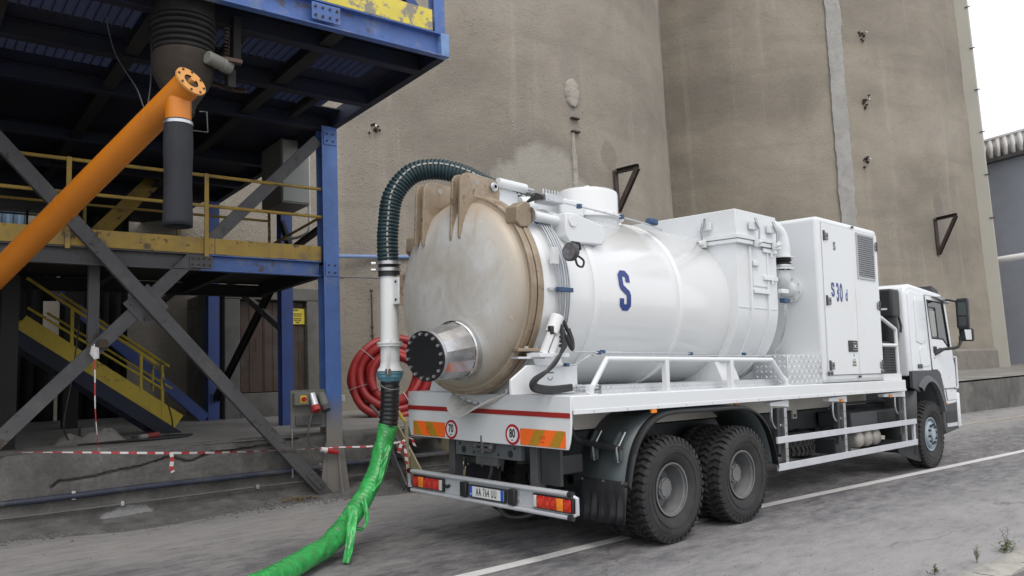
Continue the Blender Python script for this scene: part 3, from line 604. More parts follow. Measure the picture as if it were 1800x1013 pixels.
# X brace of the front bay, lapped at the crossing on a gusset plate
slo = lambda a, b: (Vector(b)-Vector(a)).normalized()
MB().channel((-5.05, -.12, 5.50), (-.10, -.12, -.05), .17, .10, .014, up=(0, 1, 0)).build('brace', gsteel, G)
MB().channel((-.16, -.0, 5.32), (-5.05, -.0, .18), .17, .10, .014, up=(0, 1, 0), flip=-1).build('brace', gsteel, G)
dv = slo((-5.05, 0, 5.5), (-.1, 0, -.05)); pv = Vector((-dv.z, 0, dv.x))
MB().obox((-2.60, -.062, 2.71), dv*.20, pv*.20, Vector((0, .008, 0))).build('crossing_plate', gsteel, G)
for a, b in ((-.13, -.13), (.13, .13), (-.13, .13), (.13, -.13)):
    q = Vector((-2.60, -.07, 2.71))+dv*a+pv*b; MB().cyl(q, q+Vector((0, -.03, 0)), .018, 6).build('bolt', gsteel, G)
for u in (-3.28, -3.20):
    MB().cyl((u, -.165, 3.46+(-3.28-u)*1.1), (u, -.19, 3.46+(-3.28-u)*1.1), .02, 6).build('bolt', gsteel, G)
for w_ in (3.32, 5.36): bolted((0, -.113, w_), (0, -1, 0), (1, 0, 0), (0, 0, 1), .2, .22, 2, 2, G, bluefoot)
for u_ in (-1.9, -4.6): bolted((u_, -.053, 3.325), (0, -1, 0), (1, 0, 0), (0, 0, 1), .3, .17, 4, 2, G)
for u_ in (-1.5, -4.4): bolted((u_, -3.272, 5.69), (0, -1, 0), (1, 0, 0), (0, 0, 1), .34, .2, 4, 2, G, blue)
bolted((-.33, -.18, .25), (0, -1, 0), (.67, 0, -.74), (.74, 0, .67), .3, .12, 3, 1, G)
# upper deck: fascia, cross beams, joists, plates and gratings
def fascia(u0, u1):
    MB().channel((u0, -3.22, 5.685), (u1, -3.22, 5.685), .10, .29, .014).build('fascia_beam', blue, G)
fascia(-9, .03); MB().box(.032, .15, -3.275, -3.16, 5.54, 5.835).build('corner_block', pm('pale_worn_blue', (.16, .27, .50), .5, var=.14, vs=5, dirt=(.10, .18, .36), ds=5, dlo=.5, dhi=.65), G, bevel=.006)
MB().channel((.09, -3.15, 5.66), (.09, 5.6, 5.66), .11, .25, .014).build('edge_beam', shadeblue, G)
for v in (-2.72, -1.30, .0, 2.35, 4.0, 5.4): MB().hbeam((-9, v, 5.60), (.03, v, 5.60), .13, .2).build('cross_beam', shadeblue, G)
for u in (-6.9, -5.4, -4.5, -3.1, -1.28, ): MB().hbeam((u, -3.16, 5.63), (u, 5.4, 5.63), .16, .16).build('joist', shadesteel, G)
for u, v0, v1 in ((-2.15, -2.65, -1.36), (-.62, -1.24, -.06), (-2.3, -1.24, -.06)): MB().hbeam((u, v0, 5.63), (u, v1, 5.63), .09, .14).build('joist', shadesteel, G)
m = MB(); m.box(-9, .03, -3.17, -2.50, 5.715, 5.73); m.box(-9, .03, -1.72, -1.08, 5.715, 5.73); m.box(-9, .03, -.42, 9, 5.715, 5.73); m.box(-.32, .03, -2.5, -1.72, 5.715, 5.73); m.build('deck_plate', shadeblue, G)
for v0, v1 in ((-2.50, -1.72), (-1.08, -.42)):
    m = MB()
    for k in range(int((v1-v0)/.034)): m.box(-9, -.3, v0+k*.034, v0+k*.034+.006, 5.69, 5.735)
    for k in range(85): u = -9+k*.102; m.box(u, u+.010, v0, v1, 5.686, 5.732)
    m.build('grating', pm('grating_blue', (.007, .015, .06), .6, var=.2), G)
for k in range(4): u0 = -9+k*2.98; MB().box(u0, min(u0+2.97, -.05)-.01, -3.262, -3.25, 5.84, 6.11).build('toe_board', peel, G)
MB().hbeam((.03, -3.19, 5.83), (.03, -3.19, 8.4), .15, .14, up=(0, 1, 0)).build('upper_post', blue, G)
MB().channel((-.05, -3.15, 5.88), (-1.6, -3.15, 7.6), .12, .07, up=(0, 1, 0)).build('upper_brace', dkblue, G)
for w in (6.5, 7.0): MB().cyl((-9, -3.2, w), (.0, -3.2, w), .024, 10).build('upper_rail', blue, G)
# middle floor
for u0, u1, mt in ((-9, -3.2, gsteel), (-3.2, -1.9, gsteel), (-1.9, -.13, blue)): MB().channel((u0, 0, 3.325), (u1-.003, 0, 3.325), .10, .225, .014).build('floor_beam', mt, G)
MB().channel((-.08, .05, 3.32), (-.08, 2.6, 3.32), .10, .2, .014).build('floor_beam', shadesteel, G); MB().hbeam((-9, 2.6, 3.30), (0, 2.6, 3.30), .12, .2).build('floor_beam', shadesteel, G)
for u in (-7, -5.6, -4.2, -2.8, -1.4): MB().hbeam((u, .05, 3.31), (u, 2.55, 3.31), .1, .18).build('floor_joist', shadesteel, G)
MB().box(-9, -.03, -.04, 2.66, 3.425, 3.44).build('floor_plate', shadesteel, G)
for u0, u1 in ((-9, -6.1), (-6.09, -3.2), (-3.19, -1.72), (-1.71, -.14)): MB().box(u0, u1, -.055, -.042, 3.445, 3.665).build('toe_board', yellow, G)
for w in (4.12, 4.55): MB().tube([(-9, -.05, w), (-.13, -.05, w)], .024, 10).build('handrail', yellow, G)
for u in (-7, -5.25, -3.53, -1.835): MB().box(u-.028, u+.028, -.09, -.065, 3.40, 4.57).build('rail_post', yellow, G)
for w in (4.14, 4.57): MB().tube([(-9, 2.55, w), (.05, 2.55, w)], .022, 8).build('handrail', yellow, G)
for u in (-6, -4.4, -2.9, -1.5, .06): MB().cyl((u, 2.55, 3.44), (u, 2.55, 4.9 if u > 0 else 4.58), .026, 8).build('rail_post', yellow, G)
for w in (4.12,): MB().tube([(-.13, -.05, w), (.06, 2.55, w)], .022, 8).build('handrail', yellow, G)
# bracing and beams further in
MB().channel((.25, 2.45, 2.62), (.02, 4.6, 3.75), .12, .07, up=(1, 0, 0)).build('brace', gsteel, G); MB().channel((.25, 2.5, 3.7), (-.02, 5.3, 1.45), .16, .08, up=(1, 0, 0)).build('brace', shadesteel, G)
MB().channel((-.2, 5.35, 1.08), (-3.1, 5.35, 3.75), .2, .09, up=(0, 1, 0)).build('brace', dkblue, G)
MB().box(-3.55, -1.2, 5.98, 6.0, 5.68, 6.10).build('back_panel', dkblue, G); MB().box(-3.55, -1.2, 5.95, 5.97, 6.105, 6.16).build('edge_strip', yellow2, G)
MB().beam((-1.05, 4.9, 6.0), (-2.3, 4.9, 4.55), .28, .06, up=(0, 1, 0)).build('rear_stringer', yellow, G)
MB().box(-9, -.2, 5.3, 5.5, 4.35, 4.55).build('rear_beam', shadesteel, G)
MB().channel((-.6, 2.5, 4.05), (-1.1, 5.3, 3.35), .1, .06, up=(1, 0, 0)).build('brace', gsteel, G)
MB().channel((.05, .3, 4.05), (.26, 2.3, 3.95), .12, .06).build('shelf_arm', shadesteel, G); MB().channel((.1, 1.4, 3.45), (.2, 2.3, 4.5), .13, .06, up=(1, 0, 0)).build('brace', shadeblue, G)

# sheeting added to darken the bay, with gaps to a pale shed further back
t = thing('added_sheeting', 'dark corrugated sheeting added behind the gantry to keep the bay dark', 'wall', mw=BM)
def sheet(u0, u1, w0, w1, v, mt, name='sheet', par=None):
    m = MB(); xs = []; x = u0
    while x < u1: xs += [(x, 0), (x+.10, 0), (x+.13, .035), (x+.22, .035), (x+.25, 0)]; x += .25
    xs = [q for q in xs if q[0] <= u1]; m.grid([[(x, v-o_, w) for x, o_ in xs] for w in (w0, w1)]); return m.build(name, mt, par or t, solid=.006, ang=20)
for a in ((-12, -4.7, .8, 8), (-4.7, -3.5, .8, 5.3), (-4.7, -3.5, 6.05, 8), (-3.5, -2.62, .8, 5.35), (-3.5, -2.62, 5.98, 8), (-2.62, -2.3, 3.75, 8), (-2.62, -2.3, .8, 3.0), (-2.3, -.9, .8, 8)): sheet(*a, 8.8, shadesteel)
MB().box(-2.99, -2.95, 8.72, 8.78, 5.3, 6.0).build('mullion', shadesteel, t); MB().box(-3.6, -2.6, 8.72, 8.78, 5.62, 5.65).build('mullion', shadesteel, t)
MB().box(-12.1, -12, -1.5, 8.8, .8, 8).build('added_end_wall', shadesteel, t)  # out-of-view wall added to keep light out of the bay
t2 = thing('shed', 'pale and blue clad shed glimpsed through the gaps behind the gantry', 'building', mw=BM)
sheet(-9, -3.38, 0, 9, 12.5, clad, 'cladding', t2); sheet(-3.36, -.4, 4.6, 9, 12.5, cladb, 'cladding', t2); sheet(-3.36, -.4, 0, 4.58, 12.5, clad, 'cladding', t2)

# ------------------------------------------------------------------ yellow stair under the gantry
t = thing('steel_staircase', 'yellow railed steel staircase in the shade under the gantry', 'staircase', mw=BM)
sd_ = slo((-3.68, 0, 3.32), (-1.85, 0, 2.02)); sn = Vector((-sd_.z, 0, sd_.x))
for v, mt in ((2.3, yellow2), (3.0, yellow2)):
    MB().obox(Vector((-2.66, v, 1.88)), sd_*1.35, sn*.15, Vector((0, .012, 0))).build('stringer', mt, t)
    MB().obox(Vector((-2.60, v+.01, 1.62)), sd_*1.50, sn*.10, Vector((0, .03, 0))).build('channel', shadeblue, t)
    o = .0 if v < 2.5 else .34
    MB().tube([(-3.68+o, v, 3.34), (-1.85+o, v, 2.03)], .024, 10).build('handrail', yellow2, t)
    MB().tube([(-3.66+o, v, 2.9), (-1.80+o, v, 1.66)], .018, 8).build('midrail', yellow2, t)
    for u, z0, z1 in ((-3.08+o, 2.30, 2.90), (-2.11+o, 1.63, 2.20), (-1.79+o*.5, 1.22, 2.06 if o else 1.9)): MB().cyl((u, v, z0), (u, v, z1), .026, 8).build('rail_post', yellow2, t)
for k in range(11): q = Vector((-3.62, 2.65, 2.42))+sd_*(k*.26); MB().box(q.x-.12, q.x+.12, 2.33, 2.97, q.z, q.z+.03).build('tread', shadesteel, t)

# ------------------------------------------------------------------ screw conveyor hanging below the deck edge
t = thing('screw_conveyor', 'long orange tubular screw conveyor hanging at a slant under the gantry', 'conveyor', mw=BM)
A0, A1 = Vector((-3.07, -3.61, 4.45)), Vector((-4.36, -.75, 2.88)); ax = (A1-A0).normalized()
A1 = A1+ax*.35
MB().cyl(A0, A1, .132, 40).build('tube', orange, t)
MB().cyl(A0+ax*2.05, A0+ax*2.09, .136, 40).build('weld_band', orange, t); MB().obox(A0+ax*.9+Vector((.0, -.132, -.02)), ax*.09, Vector((.02, .002, .03)), ax.cross(Vector((0, 1, 0))).normalized()*.004).build('scuff', shadesteel, t)
m = MB(); m.lathe([(.075, -.03), (.158, -.03), (.158, -.008), (.126, -.008)], A0, ax, 40); m.build('end_flange', orange2, t, ang=25)
MB().cyl(A0-ax*.012, A0-ax*.006, .082, 24).build('bearing_recess', rust, t); MB().cyl(A0-ax*.01, A0-ax*.06, .026, 12).build('shaft_end', orange2, t)
a_ = ax.orthogonal().normalized(); b_ = ax.cross(a_)
for k in range(8): q = A0-ax*.03+(a_*cos(k*pi/4+.3)+b_*sin(k*pi/4+.3))*.135; MB().cyl(q, q-ax*.012, .012, 6).build('bolt', rust, t)
for k in range(3): q = A0-ax*.01+(a_*cos(k*2.1+.3)+b_*sin(k*2.1+.3))*.062; MB().cyl(q, q-ax*.016, .012, 6).build('bolt', rust, t)
sc = A0+ax*.17; sx_, sv_, sw_ = sc
MB().cyl((sx_, sv_, sw_), (sx_, sv_, sw_-.315), .118, 36).build('spout', orange, t)
MB().lathe([(.119, -.285), (.133, -.285), (.133, -.315), (.119, -.315)], sc, (0, 0, 1), 36).build('hose_clamp', galv, t)
s_ = [(.126+.004*sin(z*9)+.002*random.random(), z) for z in np.linspace(-.272, -1.30, 24)]
MB().lathe(s_, sc, (0, 0, 1), 40).build('drop_sleeve', sleeve, t, solid=.006, ang=70)
for k_ in (.62, 1.9):
    q = A0+ax*k_; nup = (Vector((0, 0, 1))-ax*ax.z).normalized()
    m = MB(); m.lathe([(.02, -.006), (.038, -.006), (.038, .006), (.02, .006), (.02, -.006)], q+nup*.142, ax.cross(nup), 14); m.build('lifting_eye', orange, t)
bq = A0+ax*(A1-A0).length; MB().lathe([(.12, 0), (.19, 0), (.19, .025), (.12, .025)], bq-ax*.1+Vector((-.02, -.03, -.16)), (0, 0, 1), 32).build('inlet_flange', orange2, t); MB().cyl(bq-ax*.1+Vector((-.02, -.03, -.36)), bq-ax*.1, .12, 30).build('inlet_pipe', orange, t)
e_ = A0+ax*.62+(Vector((0, 0, 1))-ax*ax.z).normalized()*.16
t = thing('sling_chain', 'thin dark sling looped from the deck down to the orange conveyor', 'sling', mw=BM)
MB().tube(smooth_path([(-3.55, -2.2, 5.6), (-3.50, -2.5, 5.05), e_+Vector((-.06, .12, .25)), e_, e_+Vector((.07, .12, .28)), (-3.15, -2.5, 5.1), (-3.1, -2.2, 5.6)], 8), .007, 6).build('cable', black, t)
MB().lathe([(.012, -.006), (.026, -.006), (.026, .006), (.012, .006), (.012, -.006)], e_, (1, 0, 0), 12).build('shackle', galv, t)

# ------------------------------------------------------------------ loading bellows under the deck
t = thing('loading_bellows', 'dark ribbed loading bellows with dusty cone hanging below the deck', 'bellows', mw=BM @ Matrix.Translation((-2.88, -2.72, 0)))
grime = pm('cement_caked_steel', (.034, .026, .02), .9, var=.2, dirt=(.055, .044, .034), ds=3)
pr = [(.31, 5.68), (.315, 5.46)]
for k in range(6): z = 5.45-k*.062; pr += [(.275, z), (.325-.004*k+.008*(k % 2), z-.014), (.325-.004*k, z-.040), (.275, z-.055)]
MB().lathe(pr, (0, 0, 0), (0, 0, 1), 40).build('bellows', pm('black_rubber_cloth', (.015, .014, .0135), .85, var=.2, dirt=(.03, .027, .024), ds=3, bs=14, bst=.5, bd=.02), t, ang=25)
MB().lathe([(.29, 5.09), (.315, 5.06), (.31, 4.88), (.25, 4.74), (.14, 4.56), (.115, 4.50), (.115, 4.44), (.08, 4.40)], (0, 0, 0), (0, 0, 1), 36).build('cone', grime, t)
MB().lathe([(.35, 5.06), (.41, 5.06), (.41, 5.02), (.35, 5.02)], (-.06, .02, -.02), (.12, 0, 1), 36, .9, 4.6).build('guard_ring', pm('brown_ring', (.07, .042, .035), .8), t)
MB().cyl((.14, -.34, 4.98), (.36, -.26, 4.96), .07, 18).build('motor', steelg, t, bevel=.01); MB().cyl((.31, -.28, 4.965), (.41, -.245, 4.955), .078, 18).build('motor_end', steelg, t, bevel=.01)
m = MB(); m.tube([(.44+.03*cos(a), -.05+.03*sin(a), 5.5-a*.0065) for a in np.arange(0, 2*pi*11, .5)], .008, 5); m.build('coil_spring', rust, t)
MB().box(.50, .58, -.10, .02, 5.1, 5.62).build('guide_plate', shadesteel, t); MB().box(.40, .48, -.22, -.10, 4.76, 4.95).build('switch_box', shadesteel, t)
MB().tube([(.13, -.12, 4.46), (.20, -.14, 4.46), (.21, -.14, 4.24), (.02, -.12, 4.24), (.03, -.12, 4.42)], .008, 6).build('wire_handle', handlem, t)

# ------------------------------------------------------------------ electrical things on the gantry
t = thing('electrical_cabinet', 'grey electrical cabinet hung under the deck behind the front column', 'cabinet', mw=BM)
MB().box(-.24, .24, 1.2, 2.1, 4.60, 5.69).build('box', steelg, t, bevel=.01); MB().box(-.225, .225, 1.185, 1.2, 4.63, 5.66).build('door', pm('cabinet_door_grey', (.27, .275, .26), .5, var=.05), t, bevel=.006)
MB().box(-.246, -.24, 1.22, 2.08, 4.63, 5.66).build('side_panel', steelg, t)
t = thing('conduit', 'white plastic cable tube bent beside the electrical cabinet', 'pipe', mw=BM)
MB().tube(smooth_path([(.27, 1.3, 5.5), (.27, 1.3, 4.6), (.27, 1.3, 4.22), (.2, 1.5, 4.12), (.05, 1.9, 4.12)], 6), .025, 8).build('run', pm('white_pvc', (.55, .55, .52), .5), t)
t = thing('socket_panel', 'grey socket panel with red rotary switch beside the front column', 'socket panel', mw=BM)
MB().box(-.66, -.13, -.09, -.075, .98, 1.53).build('back_plate', steelg, t)
MB().box(-.655, -.655+.02, -.1, -.09, .3, 1.0).build('stand', galv, t)
sb = MB().box(-.64, -.42, -.20, -.09, 1.31, 1.49).build('switch_box', steelg, t, bevel=.01)
MB().box(-.56, -.47, -.207, -.20, 1.34, 1.45).build('switch_plate', pm('switch_yellow', (.65, .50, .05), .4), sb); MB().cyl((-.515, -.207, 1.395), (-.515, -.235, 1.395), .034, 16).build('knob', red, sb); MB().box(-.522, -.508, -.25, -.235, 1.365, 1.425).build('grip', red, sb)
for u, mt in ((-.36, galv), (-.21, steelg)):
    s1 = MB().cyl((u, -.13, 1.46), (u+.02, -.22, 1.27), .06, 16).build('socket', mt, t); MB().cyl((u+.018, -.212, 1.29), (u+.026, -.25, 1.22), .066, 16).build('cover', red if u < -.3 else dkgrey, s1)
MB().box(-.60, -.2, -.13, -.09, 1.02, 1.16).build('junction', gsteel, t, bevel=.01)
t = thing('power_plug', 'red and white industrial plug on grey cable against the front column', 'plug', mw=BM)
MB().cyl((-.17, -.20, .65), (0, -.20, .61), .042, 18).build('body', red, t, bevel=.008); MB().cyl((-.26, -.20, .672), (-.17, -.20, .65), .032, 16, .04).build('gland', platew, t)
MB().tube(smooth_path([(-.36, -.2, 1.25), (-.42, -.22, 1.1), (-.47, -.24, .9), (-.43, -.22, .76), (-.31, -.2, .68)], 6), .014, 8).build('cable', gsteel, t)
t = thing('switch', 'small pale switch box on the right of the front column', 'switch', mw=BM)
MB().box(.135, .21, -.05, .02, 1.33, 1.43).build('body', pm('pale_box', (.5, .5, .48), .5), t, bevel=.008)

# concrete doorway with rusty steel leaves against the near silo
t = thing('doorway', 'rusty brown steel double door in a concrete frame behind the gantry', 'doorway', mw=BM)
for a in ((.18, .50, 5.35, 8, .9, 3.5), (1.97, 2.4, 5.35, 8, .9, 3.5), (.18, 2.4, 5.35, 8, 3.5, 3.78), (.5, 1.97, 5.36, 8, .9, 1.55)): MB().box(*a).build('frame_block', concd, t, bevel=.02)
MB().box(.5, 1.97, 5.9, 6, 1.55, 3.5).build('backing', shadesteel, t)
for a in ((.52, 1.02), (1.03, 1.95)):
    l = MB().box(a[0], a[1], 5.50, 5.54, 1.57, 3.48).build('door_leaf', rust, t)
    k = a[0]+.03
    while k < a[1]-.1: MB().box(k, k+.045, 5.485, 5.5, 1.6, 3.46).build('rib', rust, l); k += .19
MB().tube([(.86, 5.46, 2.45), (.86, 5.42, 2.45), (.86, 5.42, 2.68), (.86, 5.46, 2.68)], .012, 6).build('handle', rustd, t)
t = thing('warning_sign', 'yellow warning sign with black lines of text on the brown door', 'sign', mw=BM)
MB().box(1.42, 1.95, 5.462, 5.468, 3.0, 3.34).build('plate', pm('sign_yellow', (.62, .50, .04), .5, var=.05), t); MB().box(1.47, 1.66, 5.457, 5.460, 3.05, 3.20).build('pictogram_panel', platew, t); MB().box(1.6, 1.63, 5.454, 5.456, 3.07, 3.18).build('pictogram', eub, t)
for i, (s1, h, x) in enumerate((('VËMENDJE !!', .035, 1.72), ('UZURPIM REAKTOR', .024, 1.79), ('NDALIM HYRJA', .024, 1.79), ('TRANSFORMATOR', .022, 1.79), ('RREZIK VDEKJE', .024, 1.79), ('KUJDES', .026, 1.79))):
    text('lettering', s1, h, (x, 5.455, (3.305, 3.225, 3.18, 3.125, 3.085, 3.04)[i]), (1, 0, 0), (0, 0, 1), inkm, t, .72, .012)
# pipes on the near silo
t = thing('wall_pipe', 'pale blue pipe crossing the silo wall above the red hose coil', 'pipe', mw=BM)
MB().tube([(2.2, 5.6, 4.62), (2.95, 5.75, 4.62), (4.6, 5.2, 4.62), (5.4, 4.75, 4.62)], .045, 10).build('run', pm('pale_blue_pipe', (.18, .26, .46), .5, var=.12), t)
t = thing('conduit', 'thin pale conduit crossing the silo wall behind the white riser pipe', 'pipe', mw=BM)
MB().tube([(.3, 5.2, 4.15), (2.2, 5.6, 4.13), (3.0, 5.65, 4.12), (4.6, 5.1, 4.08)], .018, 8).build('run', conduitm, t); MB().tube([(.3, 5.2, 4.10), (2.2, 5.6, 4.06), (3.0, 5.65, 4.09)], .012, 8).build('wire', conduitm, t)
t = thing('riser_tube', 'thin rusty vertical tube with fittings on the silo wall above the hose coil', 'pipe', mw=BM)
q = Vector((3.62, 5.50, 0)); MB().cyl(q+Vector((0, 0, 2.2)), q+Vector((0, 0, 3.75)), .02, 8).build('run', rust, t)
for w in (2.75, 2.95, 3.8): MB().cyl(q+Vector((0, 0, w-.03)), q+Vector((0, 0, w+.03)), .04, 8).build('fitting', rust, t)

# red hose coil leaning on the silo
t = thing('hose_coil', 'coiled thick red hose leaning against the silo behind the truck', 'hose coil', mw=BM)
cc = Vector((2.62, 2.75, 1.73)); nn = Vector((-.46, -.86, .16)).normalized(); ex = Vector((0, 0, 1)).cross(nn).normalized(); ey = nn.cross(ex)
for k, (r, dn_) in enumerate(((.80, 0), (.635, .03), (.48, .01), (.77, -.17), (.60, -.15), (.80, -.33), (.62, -.31), (.45, -.14))):
    ph = k*1.7; p_ = [cc+ex*cos(a)*(r+.03*sin(2*a+ph)+.015*sin(5*a+k))+ey*sin(a)*(r+.025*cos(2*a+ph))+nn*(dn_+.025*sin(3*a+2*k)) for a in np.linspace(0, 2*pi, 56)[:-1]]
    MB().tube(p_, .083, 12, closed=True).build('hose_turn', redhose, t, ang=60)
e_ = [cc+ex*cos(a)*(.40+.015*a)+ey*sin(a)*(.40+.015*a)+nn*.10 for a in np.linspace(.9, 3.75, 24)]
MB().tube(e_, .078, 12).build('hose_end', redhose, t); d_ = (Vector(e_[-1])-Vector(e_[-2])).normalized(); MB().cyl(Vector(e_[-1]), Vector(e_[-1])+d_*.004, .058, 14).build('hose_bore', black, t)
for a in (2.4, 3.4, .6, 5.2, 4.3):
    dr_ = ex*cos(a)+ey*sin(a); MB().tube([cc+dr_*.36+nn*.09, cc+dr_*.5+nn*.115, cc+dr_*.72+nn*.125, cc+dr_*.90+nn*.06], .006, 5).build('tie_wire', galv, t)

# tarpaulin heap and cables on the dock
t = thing('tarpaulin', 'crumpled dusty grey tarpaulin heap on the dock under the stair', 'tarpaulin', mw=BM)
m = MB(); rows = []
for i, a in enumerate(np.linspace(0, 1, 34)):
    r = []
    for j, b in enumerate(np.linspace(0, 1, 18)):
        u = -3.45+a*.95+.06*float(fbm(np.array([b*3.]), np.array([a*2.]), 5)[0]); v = 1.0+b*.75; e2 = min(1, 6*a*(1-a))*min(1, 5*b*(1-b))
        r.append((u, v, dock_w(u, v)+.004+e2*max(.025, .15*(a*.7+.4)+.30*float(fbm(np.array([a*5.+b*2]), np.array([b*6.]), 61)[0]))))
    rows.append(r)
m.grid(rows); m.build('cloth', tarp_m, t, ang=50)
tag(MB().box(-3.05, -2.72, 1.62, 1.82, .94, 1.13).build('block', concd, bevel=.015, mw=BM), 'grey concrete block half under the crumpled tarpaulin', 'block')
t = thing('power_plug', 'red and white industrial plug lying on the dock beside the tarpaulin', 'plug', mw=BM)
MB().cyl((-2.30, 1.1, .975), (-2.12, 1.18, .985), .042, 16).build('body', pm('dusty_red', (.22, .03, .03), .6), t, bevel=.008); MB().cyl((-2.40, 1.06, .972), (-2.30, 1.1, .975), .036, 14).build('gland', tarp_m, t)
t = thing('cable', 'tangled black cable on the dock floor around the tarpaulin', 'cable', mw=BM)
for k in range(7):
    a = random.uniform(0, 6); MB().tube(smooth_path([(-3.2+k*.08, .95+.05*k, .93), (-2.7, .9+.03*k, .94), (-2.2+.04*k, .98+.04*k, .935), (-1.75+.03*k, 1.15+.06*k, .94), (-2.0+.05*k, 1.5, .95), (-2.4, 1.45+.02*k, .96)], 6), .011, 5).build('strand', black, t)
MB().tube(smooth_path([(-1.8, 2.3, 1.9), (-1.75, 2.2, 1.5), (-1.72, 2.0, 1.15), (-1.8, 1.8, .98), (-2.0, 1.5, .95)], 6), .012, 5).build('strand', black, t)
MB().tube(smooth_path([(-3.1, 1.6, 2.6), (-3.2, 1.5, 1.8), (-3.3, 1.4, 1.2), (-3.25, 1.2, .95)], 6), .010, 5).build('strand', black, t)

# ------------------------------------------------------------------ barrier tape
def tape(name, label, pts, wd=.028, step=.105, twist=0.):
    t = thing(name, label, 'barrier tape', mw=BM); P = resample(smooth_path(pts, 24), .02); m = MB()
    for i in range(len(P)-1):
        d_ = (P[i+1]-P[i]).normalized(); up = Vector((0, -.3, 1)) if abs(d_.z) < .8 else Vector((1, .2, 0)); 
        q0 = Matrix.Rotation(twist*i*.02, 3, d_) @ (up-d_*up.dot(d_)).normalized(); q1 = Matrix.Rotation(twist*(i+1)*.02, 3, d_) @ (up-d_*up.dot(d_)).normalized()
        m.m = int(i*.02/step) % 2
        m.add([P[i]-q0*wd/2, P[i+1]-q1*wd/2, P[i+1]+q1*wd/2, P[i]+q0*wd/2], [(0, 1, 2, 3)])
    m.build('ribbon', [tapew, taper], t, ang=60); return t
tape('barrier_tape', 'red and white barrier tape strung along the dock front', [(-9, -.2, 1.3), (-6.5, -.2, 1.09), (-4.2, -.2, .955), (-2.31, -.18, .79), (-1.4, -.2, .73), (-.35, -.2, .69), (.0, -.22, .68), (.55, -.28, .655), (.98, -.45, .70)], twist=.9)
tape('barrier_tape', 'short red and white tape tail hanging from the long tape', [(-2.31, -.19, .80), (-2.30, -.2, .70), (-2.31, -.2, .60), (-2.28, -.2, .53)], .05, .06, .8)
tt = tape('barrier_tape', 'long red and white tape hanging down from the left diagonal brace', [(-3.22, -.14, 2.20), (-3.21, -.16, 1.9), (-3.20, -.17, 1.4), (-3.16, -.18, .95), (-3.12, -.2, .72)], .016, .16, 1.2)
MB().box(-3.18, -3.06, -.13, -.08, 2.14, 2.26).build('knot', rust, tt, bevel=.02); MB().add([(-3.25, -.15, 2.18), (-3.17, -.16, 2.15), (-3.16, -.15, 2.02), (-3.22, -.17, 2.0), (-3.27, -.15, 2.08)], [(0, 1, 2, 3, 4)]).build('flag', tapew, tt, solid=.003)
t = thing('tape_bow', 'red and white tape tied in a bow on the step handrail', 'barrier tape', mw=BM)
for k, (pts) in enumerate((((.98, -.46, .72), (.90, -.5, .68), (.84, -.5, .55), (.90, -.48, .52)), ((.98, -.46, .72), (1.06, -.5, .74), (1.12, -.5, .62), (1.16, -.52, .6)), ((.98, -.46, .7), (.96, -.5, .5), (.99, -.5, .3), (.97, -.5, .22)), ((1.0, -.46, .7), (1.06, -.5, .4), (1.08, -.52, .1)))):
    P = resample(smooth_path(pts, 12), .02); m = MB()
    for i in range(len(P)-1): m.m = (i//3+k) % 2; m.add([P[i]+Vector((-.022, 0, .01)), P[i+1]+Vector((-.022, 0, .01)), P[i+1]+Vector((.022, -.015, -.008)), P[i]+Vector((.022, -.015, -.008))], [(0, 1, 2, 3)])
    m.build('tail', [tapew, taper], t, ang=60)

# ------------------------------------------------------------------ steps up to the dock behind the bumper
t = thing('metal_steps', 'worn metal steps with yellow handrails up to the dock behind the bumper', 'steps', mw=BM)
for u in (1.05, 1.82):
    MB().prism([(.04, .95), (-.12, .95), (-.98, .10), (-.98, -.05), (-.78, -.05), (.04, .72)], u-.012, u+.012, lambda a, b, k: (k, a, b)).build('stringer', yhandle, t)
for v, w in ((-.12, .72), (-.38, .46), (-.64, .21)): MB().box(1.065, 1.805, v-.12, v+.12, w-.02, w+.02).build('tread', gsteel, t, bevel=.004)
MB().tube([(.78, -.15, 1.58), (.96, -.42, 1.05), (1.0, -.46, .98)], .026, 10).build('handrail', yellow2, t); MB().tube([(1.0, -.47, 1.0), (1.0, -.5, .03)], .028, 10).build('rail_post', yhandle, t)
MB().tube([(.72, .12, 1.25), (.80, -.1, 1.05), (.95, -.42, .62)], .026, 10).build('lower_rail', gsteel, t)
MB().tube([(1.80, -.02, 1.75), (1.85, -.40, 1.0), (1.85, -.45, .05)], .028, 10).build('rail_post', yhandle, t)
MB().obox((.86, -.42, .3), (.012, 0, 0), Vector((0, -.35, -.42))*.62, Vector((0, .05, -.04))).build('brace_plate', gsteel, t)

# ------------------------------------------------------------------ verge kerb and weeds at the near right corner
kb = bpy.data.objects.new('kerb', None); COL.objects.link(kb); kb['kind'] = 'structure'
k0, kd = Vector((2.35, -3.84, 0)), Vector((1.45, -.135, 0)).normalized(); kn = Vector((-kd.y, kd.x, 0)); L = .62
for i in range(-5, 16):
    c_ = k0+kd*(i*(L+.02))+kn*(random.uniform(-.012, .012)-.13); m = MB(); mm = []
    rows = []
    for a in np.linspace(-L/2, L/2, 14): rows.append([c_+kd*a+kn*y+Vector((0, 0, z+.012*random.uniform(-1, 1))) for y, z in ((.15, -.05), (.145+.012*random.uniform(-1, 1), .05), (.10, .085), (0, .09), (-.1, .088), (-.14, .07), (-.15, -.05))])
    m.grid(rows); n = 7; m.f += [tuple(range(n-1, -1, -1)), tuple(range(13*n, 14*n))]; m.mi += [0, 0]
    m.build('kerb_stone', conck, kb, ang=50)
m = MB(); m.add([k0+kd*-4+kn*-.27+Vector((0, 0, .05)), k0+kd*12+kn*-.27+Vector((0, 0, .05)), k0+kd*12+kn*-4+Vector((0, 0, .05)), k0+kd*-4+kn*-4+Vector((0, 0, .05))], [(0, 1, 2, 3)])
